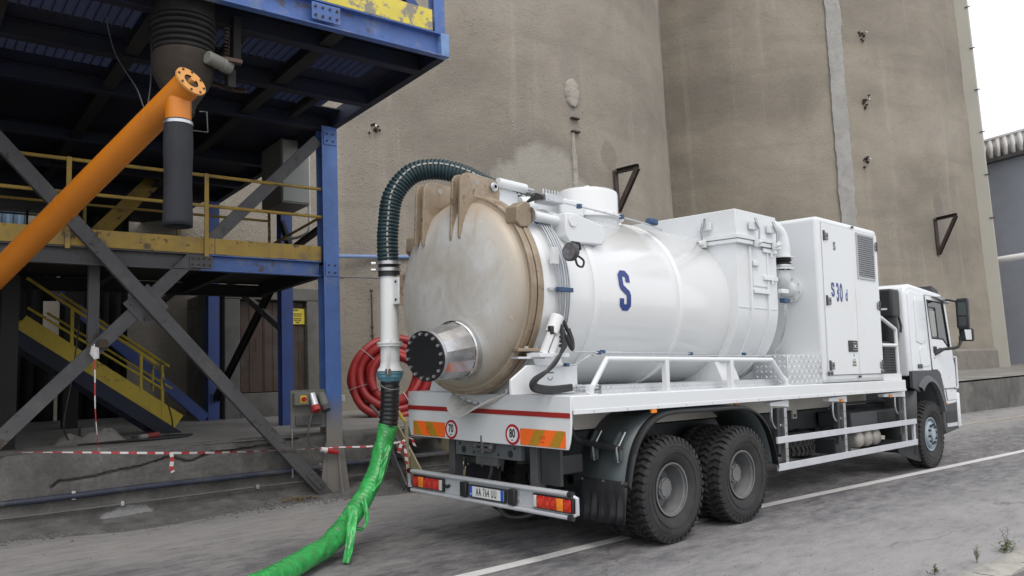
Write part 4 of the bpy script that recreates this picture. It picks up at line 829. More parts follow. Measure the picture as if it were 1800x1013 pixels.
structure(m.build('verge', dirtm, flat=True))
def weed(x, y, hts, label, leafy=0):
    t = thing('weed', label, 'weed', loc=(x, y, 0), group='weeds in the kerb joint'); st = MB(); lf = MB()
    for (h, lx, ly) in hts:
        p_ = smooth_path([(0, 0, 0), (lx*.35, ly*.35, h*.5), (lx, ly, h)], 6); st.tube(p_, [.0035*(1-.7*i/len(p_)) for i in range(len(p_))], 5)
        for q in p_[4:]:
            for _ in range(4):
                a = random.random()*6; l = random.uniform(.008, .02); lf.add([q, q+Vector((cos(a)*l, sin(a)*l, l*.4)), q+Vector((cos(a+.5)*l*1.4, sin(a+.5)*l*1.4, l*.9))], [(0, 1, 2)])
    for _ in range(leafy):
        q = Vector((random.gauss(0, .10), random.gauss(0, .03), random.uniform(.0, .07))); a = random.random()*6; l = random.uniform(.02, .05)
        d1 = Vector((cos(a)*l, sin(a)*l, random.uniform(.0, .03))); d2 = Vector((-sin(a)*l*.3, cos(a)*l*.3, .004)); lf.add([q, q+d1*.5+d2, q+d1, q+d1*.5-d2], [(0, 1, 2, 3)])
    st.build('stem', stalkm, t); lf.build('leaves', weedm if leafy else stalkm, t, flat=True)
weed(2.72, -3.71, [(.13, -.05, 0), (.15, .06, .01), (.09, .03, .02), (.11, -.02, -.02)], 'small dry weed with a few short stalks, left one in the kerb joint')
weed(3.42, -3.76, [(.21, -.10, .01), (.19, .07, .0), (.08, .03, 0)], 'leafy green weed with two tall stalks, right one in the kerb joint', 90)
weed(2.05, -3.58, [(.08, 0, 0), (.06, .02, 0)], 'tiny weed tuft at the bottom edge, lowest in the kerb joint', 12)
# ------------------------------------------------------------------ vacuum truck
T = thing('vacuum_truck', 'white three axle vacuum tanker truck parked on the road, rear towards us', 'truck')
def par(o, p): o.parent = p; return o
# wheels
def tyre_mesh():
    m = MB(); R0 = .552
    half = [(.268, .085), (.30, .118), (.36, .148), (.42, .158), (.475, .154), (.505, .144), (.518, .132), (.524, .06), (.524, 0)]
    prof = [(r, -y) for r, y in half] + [(r, y) for r, y in reversed(half[:-1])]
    m.lathe(prof, (0, 0, 0), (0, 1, 0), 72)
    N = 42
    for s_ in (-1, 1):
        for k in range(N):
            a = 2*pi*(k+.5*(s_ > 0))/N; w = 2*pi/N*.30
            def pt(r, y, da): return (r*sin(a+da), y, r*cos(a+da))
            for (ya, yb, o0, o1, ww) in ((.020, .085, -.045, .02, .8), (.080, .150, .02, -.012, 1.05)):
                w_ = w*ww; top = R0 if yb < .1 else R0-.004
                vs = [pt(.51, s_*ya, o0-w_), pt(.51, s_*yb, o1-w_), pt(.51, s_*yb, o1+w_), pt(.51, s_*ya, o0+w_), pt(top, s_*ya, o0-w_*.85), pt(top-.006*(yb > .1), s_*(yb-.006*(yb > .1)), o1-w_*.85), pt(top-.006*(yb > .1), s_*(yb-.006*(yb > .1)), o1+w_*.85), pt(top, s_*ya, o0+w_*.85)]
                m.add(vs, [(0,3,2,1),(4,5,6,7),(0,1,5,4),(1,2,6,5),(2,3,7,6),(3,0,4,7)])
            # shoulder lug running down the sidewall
            w_ = w*.9; vs = [pt(.535, s_*.146, -.012-w_), pt(.535, s_*.146, -.012+w_), pt(.488, s_*.158, -.012+w_*.8), pt(.488, s_*.158, -.012-w_*.8), pt(.51, s_*.13, -.012-w_), pt(.51, s_*.13, -.012+w_)]
            m.add(vs, [(0, 1, 2, 3), (0, 4, 5, 1), (0, 3, 4), (1, 5, 2)])
    for r in (.385, .45):   # raised sidewall rings
        for s_ in (-1, 1): m.lathe([(r-.006, s_*.148), (r-.003, s_*.1595), (r+.003, s_*.1595), (r+.006, s_*.148)], (0, 0, 0), (0, 1, 0), 72)
    return m
protoT = tyre_mesh().build('tyre', rubber, None, ang=38); TY = protoT.data; bpy.data.objects.remove(protoT)
def rim_rear():
    m = MB(); m.lathe([(.258, -.120), (.276, -.122), (.276, -.108), (.262, -.100), (.258, -.09), (.246, -.085), (.242, -.02), (.225, .06), (.222, .085), (.16, .10), (.09, .10)], (0, 0, 0), (0, 1, 0), 56)
    m.cyl((0, .11, 0), (0, -.03, 0), .112, 28); m.cyl((0, -.03, 0), (0, -.045, 0), .085, 24)
    for k in range(10): a = k*pi/5; m.cyl((.142*sin(a), .1, .142*cos(a)), (.142*sin(a), .065, .142*cos(a)), .014, 6)
    for k in range(8): a = k*pi/4+.2; m.cyl((.098*sin(a), -.02, .098*cos(a)), (.098*sin(a), -.042, .098*cos(a)), .010, 6)
    return m
def rim_front():
    m = MB(); m.lathe([(.258, -.120), (.276, -.122), (.276, -.108), (.262, -.100), (.246, -.08), (.236, -.045), (.222, -.05), (.205, -.115), (.185, -.135), (.09, -.135), (.085, -.165), (.03, -.17), (.0, -.17)], (0, 0, 0), (0, 1, 0), 56)
    m.m = 1
    for k in range(10): a = k*pi/5+.15; m.cyl((.152*sin(a), -.13, .152*cos(a)), (.152*sin(a), -.172, .152*cos(a)), .018, 6)
    for k in range(5): a = k*2*pi/5; m.cyl((.222*sin(a), -.075, .222*cos(a)), (.222*sin(a), -.06, .222*cos(a)), .016, 10)
    return m
rr = rim_rear().build('rim', rim_m, None, ang=30); RR = rr.data; bpy.data.objects.remove(rr)
rf = rim_front().build('rim', [rimblue, chassis], None, ang=30); RF = rf.data; bpy.data.objects.remove(rf)
def wheel(x, y, side, rim, k=0):
    w = holder('wheel', T, (x, y, .548)); w.rotation_euler = (0, random.random()*6, 0 if side < 0 else pi)
    if side > 0: w.rotation_euler = (0, 0, pi)
    for nm, me in (('tyre', TY), ('rim', rim)):
        o = bpy.data.objects.new(nm, me); COL.objects.link(o); o.parent = w
    return w
X1, X2, X3 = 1.55, 2.93, 8.81
for x in (X1, X2):
    for s_ in (-1, 1): wheel(x, s_*1.095, s_, RR); wheel(x, s_*.755, -s_, RR)
for s_ in (-1, 1): wheel(X3, s_*1.10, s_, RF)
for i, (x, a, st) in enumerate(((X1, 3.45, 'CL'), (X2, .55, 'CL DU'))):     # raised sidewall lettering, upright when read round the tyre
    for j, ch in enumerate(st):
        if ch == ' ': continue
        aa = a+(j-(len(st)-1)/2)*.13*(1 if cos(a) > 0 else -1); rad = Vector((sin(aa), 0, cos(aa))); tn = Vector((cos(aa), 0, -sin(aa)))
        if cos(aa) < 0: text('lettering', ch, .05, Vector((x, -1.253, .548))+rad*.418, -tn, -rad, rubber, T, .9, .012, .003)
        else: text('lettering', ch, .05, Vector((x, -1.253, .548))+rad*.418, tn, rad, rubber, T, .9, .012, .003)
# chassis
CUR['T'] = RAKE
for s_ in (-1, 1): MB().channel((.12, s_*.42, 1.03), (8.9, s_*.42, 1.03), .09, .27, .012, flip=s_).build('frame_rail', chassis, T)
cx_ = MB().box(.05, .12, -.50, .50, .93, 1.21).build('rear_cross_member', pm('cross_member_grey', (.10, .11, .12), .55, var=.12, dirt=(.12, .117, .11), ds=3), T, bevel=.008)
for y, z, r in ((-.38, 1.12, .03), (.38, 1.12, .03), (-.36, .99, .036), (.36, .99, .036), (-.42, 1.05, .014), (.42, 1.05, .014), (-.25, 1.17, .014), (.25, 1.17, .014), (-.18, .97, .014), (.2, .97, .014)): MB().cyl((.052, y, z), (.046, y, z), r, 14).build('hole', black, cx_)
h_ = MB(); h_.box(-.02, .05, -.13, .13, 1.0, 1.03); h_.box(-.02, .05, -.13, .13, 1.10, 1.13); h_.cyl((.0, 0, .98), (.0, 0, 1.16), .026, 12); h_.cyl((.0, -.1, 1.06), (0, .1, 1.06), .018, 10)
for y in (-.12, .12): h_.cyl((-.01, y, 1.02), (.05, y, 1.11), .03, 12)
h_.build('tow_hitch', gsteel, cx_, bevel=.005)
MB().box(.06, .10, -.16, .18, .85, .93).build('hitch_plate', gsteel, T)
for y0, y1 in ((-.68, -.58), (.58, .68)): MB().box(.10, .22, y0, y1, .62, 1.44).build('bumper_hanger', gsteel, T, bevel=.006)
MB().box(.14, .18, -.95, -.70, .72, 1.15).build('valve_bracket', chassis, T); MB().box(.2, .5, -.92, -.62, .82, 1.0).build('valve_box', black, T, bevel=.01)
MB().tube(smooth_path([(.1, -.03, .95), (.06, -.06, .8), (.05, -.02, .68), (.08, -.03, .58)], 6), .016, 6).build('air_line', weave, T)
CUR['T'] = IDENT
MB().tube(smooth_path([(.25, .05, .60), (.22, .02, .42), (.25, -.1, .32), (.35, -.3, .34), (.5, -.4, .45)], 8), .022, 8).build('brake_hose', weave, T)
for x in (X1, X2):
    MB().cyl((x, -1.0, .548), (x, 1.0, .548), .11, 20).build('axle', chassis, T); MB().lathe([(.05, -.24), (.2, -.17), (.24, 0), (.2, .17), (.05, .24)], (x, 0, .56), (1, 0, 0), 24).build('differential', chassis, T)
    for s_ in (-1, 1): MB().cyl((x-.18, s_*.52, .62), (x-.34, s_*.52, .68), .11, 18).build('brake_chamber', chassis, T, bevel=.01)
MB().cyl((X3, -.95, .55), (X3, .95, .55), .07, 12).build('axle', chassis, T)
for s_ in (-1, 1):
    m = MB(); 
    for k in range(6): m.box(X1-.1-.12*k*.4+.2, X2+.1+.12*k*.4-.2, s_*.47-.045, s_*.47+.045, .74+k*.022, .758+k*.022)
    m.build('leaf_spring', chassis, T)
CUR['T'] = RAKE
for s_ in (-1, 1):
    MB().box(.05, 7.78, s_*.60-.02, s_*.60+.02, 1.20, 1.435).build('subframe_beam', beige, T)
    for x in (4.15, 4.75, 5.35): MB().box(x-.06, x+.06, s_*.62-.012, s_*.62+.012, 1.08, 1.22).build('subframe_tab', beige, T)
for x in (.6, 4.0, 4.8, 5.9, 7.2): MB().box(x-.05, x+.05, -.6, .6, 1.2, 1.43).build('subframe_cross', beige, T)
for x, s in ((4.15, '069'), (4.75, '086'), (5.35, '960')): text('lettering', s, .045, (x, -.635, 1.12), (1, 0, 0), (0, 0, 1), inkm, T, .8, .01)

# bed
bed = MB(); bed.prism([(-.0, -1.25), (7.80, -1.25), (7.80, 1.25), (.0, 1.25)], 1.445, 1.587, lambda a, b, k: (a, b, k)); BED = bed.build('bed', white, T, bevel=.012, seg=3)
for s_ in (-1, 1):
    MB().box(.02, 7.79, s_*1.247-.008, s_*1.247+.008, 1.415, 1.458).build('lower_lip', white, BED, bevel=.003)
m = MB()
for k in range(16): m.cyl((.3+k*.5, -1.255, 1.437), (.3+k*.5, -1.260, 1.437), .007, 8)
m.build('rivet', galv, BED)
# rear panel with rounded lower corners
def rp(s_): return [(s_*1.25, 1.585), (s_*1.25, 1.36), (s_*1.242, 1.25), (s_*1.225, 1.16), (s_*1.20, 1.092)]
RP = MB().prism(list(reversed(rp(-1)))+rp(1), -.022, .003, lambda a, b, k: (k, a, b)).build('rear_panel', white, T, bevel=.004)
xr = -.0245
def rplate(y0, y1, z0, z1, name, mat, x=xr, th=.004, par=RP, bv=0): return MB().box(x-th, x, y0, y1, z0, z1).build(name, mat, par, bevel=bv)
rplate(-1.245, 1.245, 1.383, 1.430, 'red_stripe', pm('stripe_red', (.33, .022, .02), .4, var=.05))
for sgn in (1, -1):
    y0, y1 = (.585, 1.15) if sgn > 0 else (-1.185, -.585); z0, z1 = 1.105, 1.262; n = 5
    wp = rplate(y0, y1, z0, z1, 'warning_panel', hazo)
    k = .105; step = (y1-y0+k)/2.0
    for i in (0, 1):
        a = y0+.02+i*.28+(.10 if sgn > 0 else .06); sk = .10*sgn*-1
        q = [(a, z0+.002), (a+.13, z0+.002), (a+.13+sk*-1, z1-.002), (a-sk, z1-.002)]
        q = [(min(max(y, y0+.002), y1-.002), z) for y, z in q]
        MB().prism(q, xr-.0058, xr-.0042, lambda p, z, c: (c, p, z)).build('gold_stripe', hazy, wp)
    text('lettering', 'J ETT', .03, (xr-.0062, (y0+y1)/2, 1.185), (0, -1, 0), (0, 0, 1), red, wp, .8, .01, .0004)
    text('lettering', 'S A B', .018, (xr-.0062, (y0+y1)/2, 1.145), (0, -1, 0), (0, 0, 1), red, wp, .8, .01, .0004)
    for yy in (y0+.012, y1-.012):
        for zz in (z0+.012, z1-.012): MB().cyl((xr-.004, yy, zz), (xr-.009, yy, zz), .006, 8).build('rivet', galv, wp)
for y, s in ((.475, '70'), (-.475, '80')):
    o = MB().cyl((xr, y, 1.195), (xr-.004, y, 1.195), .101, 40).build('speed_sign', pm('sign_red', (.42, .015, .03), .4, var=.04), RP)
    MB().cyl((xr-.004, y, 1.195), (xr-.006, y, 1.195), .076, 36).build('disc', platew, o)
    text('lettering', s, .082, (xr-.0075, y, 1.203), (0, -1, 0), (0, 0, 1), inkm, o, .72, .028, .0006); text('lettering', 'km/h', .014, (xr-.0075, y, 1.142), (0, -1, 0), (0, 0, 1), inkm, o, .8, .01, .0006)
# drip chute under the door
m = MB(); rows = []
for t_ in np.linspace(0, 1, 10):
    r = []
    for a in np.linspace(-1, 1, 25):
        y = .01+a*(.42-.20*t_)+.10*t_; z = 1.60-.135*(1-a*a)*(1-.25*t_)-(.10*t_+.05*t_*t_)
        r.append((-.026-.24*t_*(1-.25*a*a), y, z))
    rows.append(r)
m.grid(rows); ch = m.build('drip_chute', pm('chute_white', (.62, .62, .60), .4, var=.03, dirt=(.36, .31, .25), ds=2.2, dlo=.52, dhi=.64), T, solid=.008, ang=60)
m = MB(); m.grid([[(-.034-q, .01+a*.43, 1.605-.135*(1-a*a)+dz) for a in np.linspace(-1, 1, 25)] for q, dz in ((0, -.0), (0.0, .035))]); m.build('bolt_flange', white, ch, solid=.008)
for a in np.linspace(-.93, .93, 9): z = 1.622-.135*(1-a*a); MB().cyl((-.036, .01+a*.43, z), (-.054, .01+a*.43, z), .011, 8).build('bolt', galv, ch)
MB().box(-.02, .02, .30, .34, 1.58, 1.66).build('lug', white, ch); MB().box(-.02, .02, .14, .18, 1.58, 1.66).build('lug', white, ch)
# bumper
BX = -.02
m = MB(); m.box(BX+.02, BX+.05, -1.20, 1.20, .505, .680); BU = m.build('bumper', alu, T, bevel=.004)
for z in (.695, .487): MB().cyl((BX, -1.21, z), (BX, 1.21, z), .022, 14).build('edge_tube', alu, BU); MB().box(BX, BX+.06, -1.2, 1.2, z-.016, z+.016).build('flange', alu, BU)
for s_ in (-1, 1):
    MB().tube([(BX, s_*1.21, .695), (BX+.03, s_*1.275, .66), (BX+.03, s_*1.275, .52), (BX, s_*1.21, .487)], .020, 10).build('end_bracket', alu, BU)
    for z in (.695, .487): MB().cyl((BX, s_*1.20, z), (BX, s_*1.255, z), .029, 12).build('end_cap', black, BU)
def lamp(y0, y1, outer):
    L = holder('tail_light', T); MB().box(BX-.005, BX+.02, y0, y1, .522, .660).build('housing', black, L, bevel=.008)
    w = y1-y0; order = [('clear_lens', clearlens, .09), ('red_lens', redlens, .22), ('red_lens', redlens, .17), ('red_lens', redlens, .15), ('orange_lens', amberlens, .17), ('red_lens', redlens, .20)]
    y = (y0+.02) if outer > 0 else (y1-.02)
    for nm, mt, f in order:
        d = f*(w-.04)*outer; MB().box(BX-.022, BX-.004, min(y, y+d)+.001, max(y, y+d)-.001, .535, .647).build(nm, mt, L, bevel=.006)
        m = MB(); c_ = y+d/2
        if nm != 'clear_lens': MB().cyl((BX-.0225, c_, .595), (BX-.027, c_, .595), min(abs(d)*.36, .04), 20).build('reflector_ring', amberlens if mt is amberlens else pm('lens_glow', (.62, .05, .03), .2, var=.3, vs=30), L)
        y += d
    return L
lamp(.62, 1.175, 1); lamp(-1.255, -.735, -1)
MB().tube([(BX, .62, .59), (BX-.0, .56, .585), (BX+.02, .54, .6)], .018, 8).build('cable_gland', black, T)
NP = MB().box(BX-.02, BX+.01, -.365, .185, .520, .652).build('number_plate', black, T, bevel=.008)
MB().box(BX-.024, BX-.019, -.345, .165, .535, .638).build('plate_face', platew, NP)
for y0, y1 in ((.125, .166), (-.346, -.305)): MB().box(BX-.0255, BX-.0245, y0, y1, .535, .638).build('blue_band', eub, NP)
text('lettering', 'AA 764 UU', .078, (BX-.0262, -.090, .5865), (0, -1, 0), (0, 0, 1), inkm, NP, .47, .012, .0005, sp=1.28)
text('lettering', 'AL', .018, (BX-.0265, .145, .56), (0, -1, 0), (0, 0, 1), platew, NP, .9, .01, .0005)
for y in (.27, -.46): MB().box(BX-.035, BX+.01, y-.05, y+.05, .515, .665).build('plate_lamp', black, BU, bevel=.012)
for z in (.56, .63): MB().cyl((BX+.02, -.53, z), (BX+.0, -.53, z), .012, 8).build('bolt', galv, BU)

# rear mudguard over both axles
prof = [(.80, .67), (.83, .80), (.89, .98), (.98, 1.13), (1.12, 1.26), (1.30, 1.345), (1.55, 1.385), (2.2, 1.385), (2.85, 1.38), (3.1, 1.345), (3.32, 1.25), (3.50, 1.08), (3.62, .85), (3.68, .64)]
sp = smooth_path([(x, 0, z) for x, z in prof], 5)
for s_ in (-1, 1):
    FE = MB().grid([[(p.x, s_*y, p.z) for p in sp] for y in (.57, 1.0, 1.19)]).build('mudguard', fender_m, T, solid=.008, ang=50)
    m = MB(); m.grid([[(p.x, s_*y, p.z+dz) for p in sp] for y, dz in ((1.19, .0), (1.235, .002), (1.262, -.012), (1.268, -.04))]); m.build('edge_trim', black, FE, solid=.012, ang=50)
    FL = MB().grid([[(.80+.02*sin(a*9)*(z < .6)+(.67-z)*-.10, s_*y, z+.018*(y-.6)*(z < .4)) for a, y in enumerate(np.linspace(.60, 1.22, 14))] for z in (.72, .6, .5, .4, .30)]).build('mud_flap', pm('mud_flap_rubber', (.022, .023, .028), .65, var=.3, vs=3, dirt=(.075, .075, .085), ds=5, dlo=.6, dhi=.7, streak=(1, 6, .35)), T, solid=.008)
    for y in (.64, .92, 1.17): MB().cyl((.80, s_*y, .705), (.785, s_*y, .705), .012, 8).build('bolt', galv, FE)
    MB().tube(smooth_path([(.60, s_*.60, 1.38), (.70, s_*.61, 1.16), (.80, s_*.68, 1.075), (.82, s_*1.14, 1.03)], 6), .034, 12).build('mudguard_stay', chassis, T)
    for y in (.80, 1.11):
        MB().tube(smooth_path([(.93, s_*(y), 1.19), (.83, s_*y, 1.07), (.79, s_*y, 1.03), (.81, s_*y, .90)], 5), .011, 8).build('u_bolt', galv, FE); MB().box(.80, .83, s_*y-.045, s_*y+.045, .91, 1.02).build('clamp_plate', fender_m, FE, bevel=.004)
        MB().obox((.86, s_*(y-.04), 1.12), (.05, 0, .06), (0, .012, 0), (-.02, 0, .02)).build('stay_arm', fender_m, FE)
# amber side markers
for x, y, z in ((1.24, -1.24, 1.395), (3.05, -1.10, 1.40), (5.62, -1.20, 1.34), (7.30, -1.20, 1.35)): MB().box(x-.045, x+.045, y-.012, y+.012, z-.022, z+.022).build('side_marker', amber, T, bevel=.005)
# outrigger brackets, side guard
for x0, x1 in ((3.68, 4.14), (5.26, 5.81), (7.08, 7.90)):
    MB().prism([(x0, 1.385), (x1, 1.405), (x1, 1.31), (x1-.08, 1.32), (x0, 1.34)], -1.19, -1.10).build('guard_bracket', white, T, bevel=.004)
SG = holder('side_guard', T)
for z0, z1 in ((.885, .965), (.555, .640)):
    MB().box(3.69, 8.12, -1.262, -1.236, z0, z1).build('rail', alu, SG, bevel=.003)
MB().box(8.05, 8.125, -1.235, -1.20, .56, .96).build('end_post', alu, SG)
for x in (3.94, 5.60, 7.72):
    MB().channel((x, -1.215, .56), (x, -1.215, 1.31), .06, .07, .006, up=(1, 0, 0)).build('post', galv, SG); MB().channel((x-.13, -1.19, .75), (x-.13, -1.19, 1.31), .06, .07, .006, up=(1, 0, 0)).build('post', chassis, SG)
    MB().tube(smooth_path([(x-.26, -1.2, 1.33), (x-.26, -1.2, 1.16), (x-.16, -1.2, 1.06), (x-.05, -1.2, 1.10)], 6), .012, 6).build('spring_latch', galv, SG)
    for k in range(7): MB().cyl((x+.0, -1.252, .62+k*.095), (x, -1.254, .62+k*.095), .008, 6).build('hole', black, SG)
# underslung equipment
SP = holder('spare_wheel', T, (5.25, -.35, .67)); SP.rotation_euler = (radians(90), 0, 0)
o = bpy.data.objects.new('tyre', TY); COL.objects.link(o); o.parent = SP; o = bpy.data.objects.new('rim', RR); COL.objects.link(o); o.parent = SP
for x in (6.52, 6.83, 7.14):
    MB().lathe([(.0, -.93), (.06, -.925), (.105, -.90), (.128, -.86), (.13, -.83), (.13, -.2), (.0, -.15)], (x+.35, 0, .70), (0, 1, 0), 28).build('air_tank', pm('dull_silver_tank', (.50, .48, .44), .5, .4, var=.1), T)
MB().box(6.30, 7.95, -1.02, -.5, .90, 1.13).build('battery_box', dkgrey, T, bevel=.02); MB().box(7.22, 7.9, -1.035, -1.02, .93, 1.10).build('battery_cover', black, T, bevel=.01)
MB().box(5.9, 6.4, -.95, -.5, .55, .78).build('valve_block', chassis, T, bevel=.02)
for p0, p1 in (((4.15, -.95, 1.0), (5.0, -.6, .75)), ((4.2, -.75, .9), (4.9, -.5, .62))): MB().cyl(p0, p1, .03, 10).build('strut', chassis, T)
MB().tube([(6.0, -.8, 1.18), (6.1, -.85, 1.26), (7.9, -.85, 1.25)], .018, 8).build('air_line', chassis, T)

# guard rail and walkway along the bed edge
GR = holder('guard_rail', T)
rail = [(.30, -1.19, 1.59), (.58, -1.19, 1.925), (3.75, -1.19, 1.91), (4.10, -1.19, 1.61)]
for a, b in zip(rail, rail[1:]): MB().cyl(a, b, .028, 12).build('bar', white, GR)
for x, z in rail[1:3] and [(p[0], p[2]) for p in rail[1:3]]: MB().lathe([(0, -.028), (.018, -.022), (.028, 0), (.018, .022), (0, .028)], (x, -1.19, z), (0, 1, 0), 12).build('elbow', white, GR)
for x in (.32, 1.54, 2.80, 4.08): MB().box(x-.03, x+.03, -1.22, -1.16, 1.588, 1.91 if 1 < x < 3 else 1.68).build('post', white, GR, bevel=.004); MB().box(x-.07, x+.07, -1.235, -1.12, 1.588, 1.598).build('foot', white, GR)
def chequer_on(m, p0, ex, ey, nx, ny, nrm, pitch=.05):
    p0, ex, ey, nrm = Vector(p0), Vector(ex), Vector(ey), Vector(nrm)
    for i in range(nx):
        for j in range(ny):
            c_ = p0+ex*((i+.5)*pitch)+ey*((j+.5)*pitch); d1 = (ex+ey*(1 if (i+j) % 2 else -1)).normalized(); d2 = nrm.cross(d1); s_ = pitch*.42; t_ = pitch*.15
            m.add([c_-d1*s_, c_+d2*t_, c_+d1*s_, c_-d2*t_, c_+nrm*pitch*.08], [(0, 3, 4), (3, 2, 4), (2, 1, 4), (1, 0, 4)])
LUG = pm('bright_lugs', (.82, .83, .84), .3, .7, var=.05)
WK = MB().box(.62, 4.30, -1.08, -1.05, 1.588, 1.668).build('kick_plate', chequer, T)
m = MB(); chequer_on(m, (.63, -1.0805, 1.590), (1, 0, 0), (0, 0, 1), 95, 2, (0, -1, 0), .0385); m.build('tread_pattern', LUG, WK, flat=True, recalc=False)['kind'] = 'stuff'
m = MB(); m.box(.62, 4.3, -1.05, -.9, 1.66, 1.668); m.build('kick_top', chequer, WK)
CB = MB().box(4.14, 5.08, -1.20, -.70, 1.588, 1.975).build('chequer_box', chequer, T, bevel=.006)
m = MB(); chequer_on(m, (4.15, -1.2005, 1.595), (1, 0, 0), (0, 0, 1), 14, 6, (0, -1, 0), .0655); chequer_on(m, (4.15, -1.19, 1.9755), (1, 0, 0), (0, 1, 0), 14, 7, (0, 0, 1), .0655); chequer_on(m, (4.1395, -1.19, 1.595), (0, 1, 0), (0, 0, 1), 7, 6, (-1, 0, 0), .0655)
m.build('tread_pattern', LUG, CB, flat=True, recalc=False)['kind'] = 'stuff'

# ------------------------------------------------------------------ tank
TY0, TZ, RT = .06, 2.60, .985
TK = MB().lathe([(.955, -.035), (1.0, -.035), (1.0, .0), (.99, .01), (.99, .28), (RT, .29), (RT, 4.26), (.96, 4.33), (.8, 4.42), (.4, 4.5), (.0, 4.52)], (0, TY0, TZ), (1, 0, 0), 128).build('tank', tankw, T, ang=30)
for x in (.78, 2.26, 3.42): MB().lathe([(RT-.01, x-.056), (RT+.012, x-.052), (RT+.018, x-.035), (RT+.018, x+.035), (RT+.012, x+.052), (RT-.01, x+.056)], (0, TY0, TZ), (1, 0, 0), 128).build('stiffener_ring', tankw, TK, ang=50)
for x0, x1 in ((.05, .45), (3.22, 3.62)):
    MB().prism([(-.85, 1.587), (.95, 1.587), (.80, 1.95), (.72, 1.90), (.35, 1.66), (-.25, 1.66), (-.62, 1.90), (-.70, 1.95)], x0, x1, lambda a, b, k: (k, a, b)).build('saddle', white, TK, bevel=.006)
MB().prism([(-.46, 1.60), (.44, 1.60), (.44, 1.87), (-.25, 1.87), (-.46, 1.74)], -.93, -.90).build('side_saddle', white, TK, bevel=.006)
MB().box(.0, .10, -.933, -.9305, 1.793, 1.806).build('sticker', grlet, TK); MB().lathe([(.028, 0), (.035, 0)], (.05, -.932, 1.76), (0, 1, 0), 16, 1.6, 4.7).build('emblem', grlet, TK, solid=.002)
# clamp ring and dished door
for nm, a0, a1, ro in (('door_flange', -.195, -.125, 1.022), ('clamp_flange', -.112, -.037, 1.03)): MB().lathe([(.93, a0), (ro-.012, a0), (ro, a0+.012), (ro, a1-.008), (ro-.008, a1), (.93, a1)], (0, TY0, TZ), (1, 0, 0), 128).build(nm, brown, TK, ang=30)
MB().lathe([(1.005, -.127), (1.005, -.110)], (0, TY0, TZ), (1, 0, 0), 96).build('gasket', black, TK)
D_ = [(.985, -.197)]; RD = .955
for q in np.linspace(0, 1, 22):
    r = RD*(1-q**1.5) if q else RD; D_.append((max(0, r), -.20-.255*sqrt(max(0, 1-(r/RD)**2.4))))
dr = MB().lathe([(r, x) for r, x in D_], (0, 0, 0), (1, 0, 0), 128).build('tank_door', stainless, T, ang=50)
dr.location = (0, TY0, TZ)
def door_x(y, z): r = min(RD, sqrt((y-TY0)**2+(z-TZ)**2)); return -.20-.255*sqrt(max(0, 1-(r/RD)**2.4))
# hinge plates on the door top
for y in (.56, .43, -.04, -.17):
    zt = 3.80; low = 3.10+.10*abs(y-.2)
    pl = [(.11, 3.50), (.13, 3.66), (.115, zt-.06), (.08, zt-.015), (.03, zt), (-.30, zt+.02), (-.36, zt), (-.395, zt-.05), (-.405, zt-.12), (-.43, low+.04), (-.425, low), (-.39, low+.02), (-.33, low+.14), (-.25, low+.26), (-.15, 3.42)]
    hp = MB().prism(pl, y-.016, y+.016).build('hinge_plate', brown, T, bevel=.005)
    if y in (.43, -.17):
        MB().cyl((.035, y-.013, zt-.085), (.035, y-.045, zt-.085), .048, 20).build('pin', galv, hp, bevel=.006); MB().cyl((.035, y-.045, zt-.085), (.035, y-.055, zt-.085), .02, 10).build('pin_bolt', galv, hp)
        MB().cyl((-.19, y-.0165, zt-.065), (-.19, y-.0185, zt-.065), .03, 18).build('shackle_hole', pm('hole_shadow_grey', (.35, .33, .30), .8), hp)
for y in (.56-.065, -.04-.065):
    MB().cyl((.035, y-.12, 3.715), (.035, y+.12, 3.715), .03, 14).build('hinge_pin', galv, T)
    hb = MB().prism([(.06, 3.50), (.42, 3.50), (.42, 3.70), (.30, 3.74), (.06, 3.74)], y-.05, y+.05).build('hinge_block', white, T, bevel=.006)
MB().cyl((.10, -.19, 3.775), (.50, -.19, 3.765), .05, 16).build('hinge_cylinder', white, T, bevel=.006); MB().cyl((.50, -.19, 3.765), (.62, -.19, 3.76), .022, 10).build('cylinder_rod', galv, T)
# lugs on the clamp ring
for y, z, sg in ((-.70, 3.33, 1), (.94, 3.22, 1)):
    MB().prism([(-.21, z-.08), (-.20, z+.07), (-.10, z+.13), (-.02, z+.12), (-.0, z-.06), (-.05, z-.12), (-.16, z-.13)], y-.085, y+.085).build('clamp_lug', brown, T, bevel=.012)
MB().cyl((.0, -.745, 3.335), (.015, -.745, 3.335), .085, 20).build('lug_washer', galv, T)
MB().cyl((.0, -.73, 3.345), (.46, -.73, 3.325), .052, 20).build('lift_cylinder', white, T, bevel=.006)
wb = MB().prism([(.40, 3.16), (.40, 3.40), (.53, 3.41), (.98, 3.33), (1.02, 3.30), (1.02, 3.18), (.96, 3.12), (.46, 3.10)], -.86, -.66).build('cylinder_bracket', white, T, bevel=.014); MB().cyl((.50, -.862, 3.32), (.50, -.875, 3.32), .055, 20).build('pivot', platew, wb)
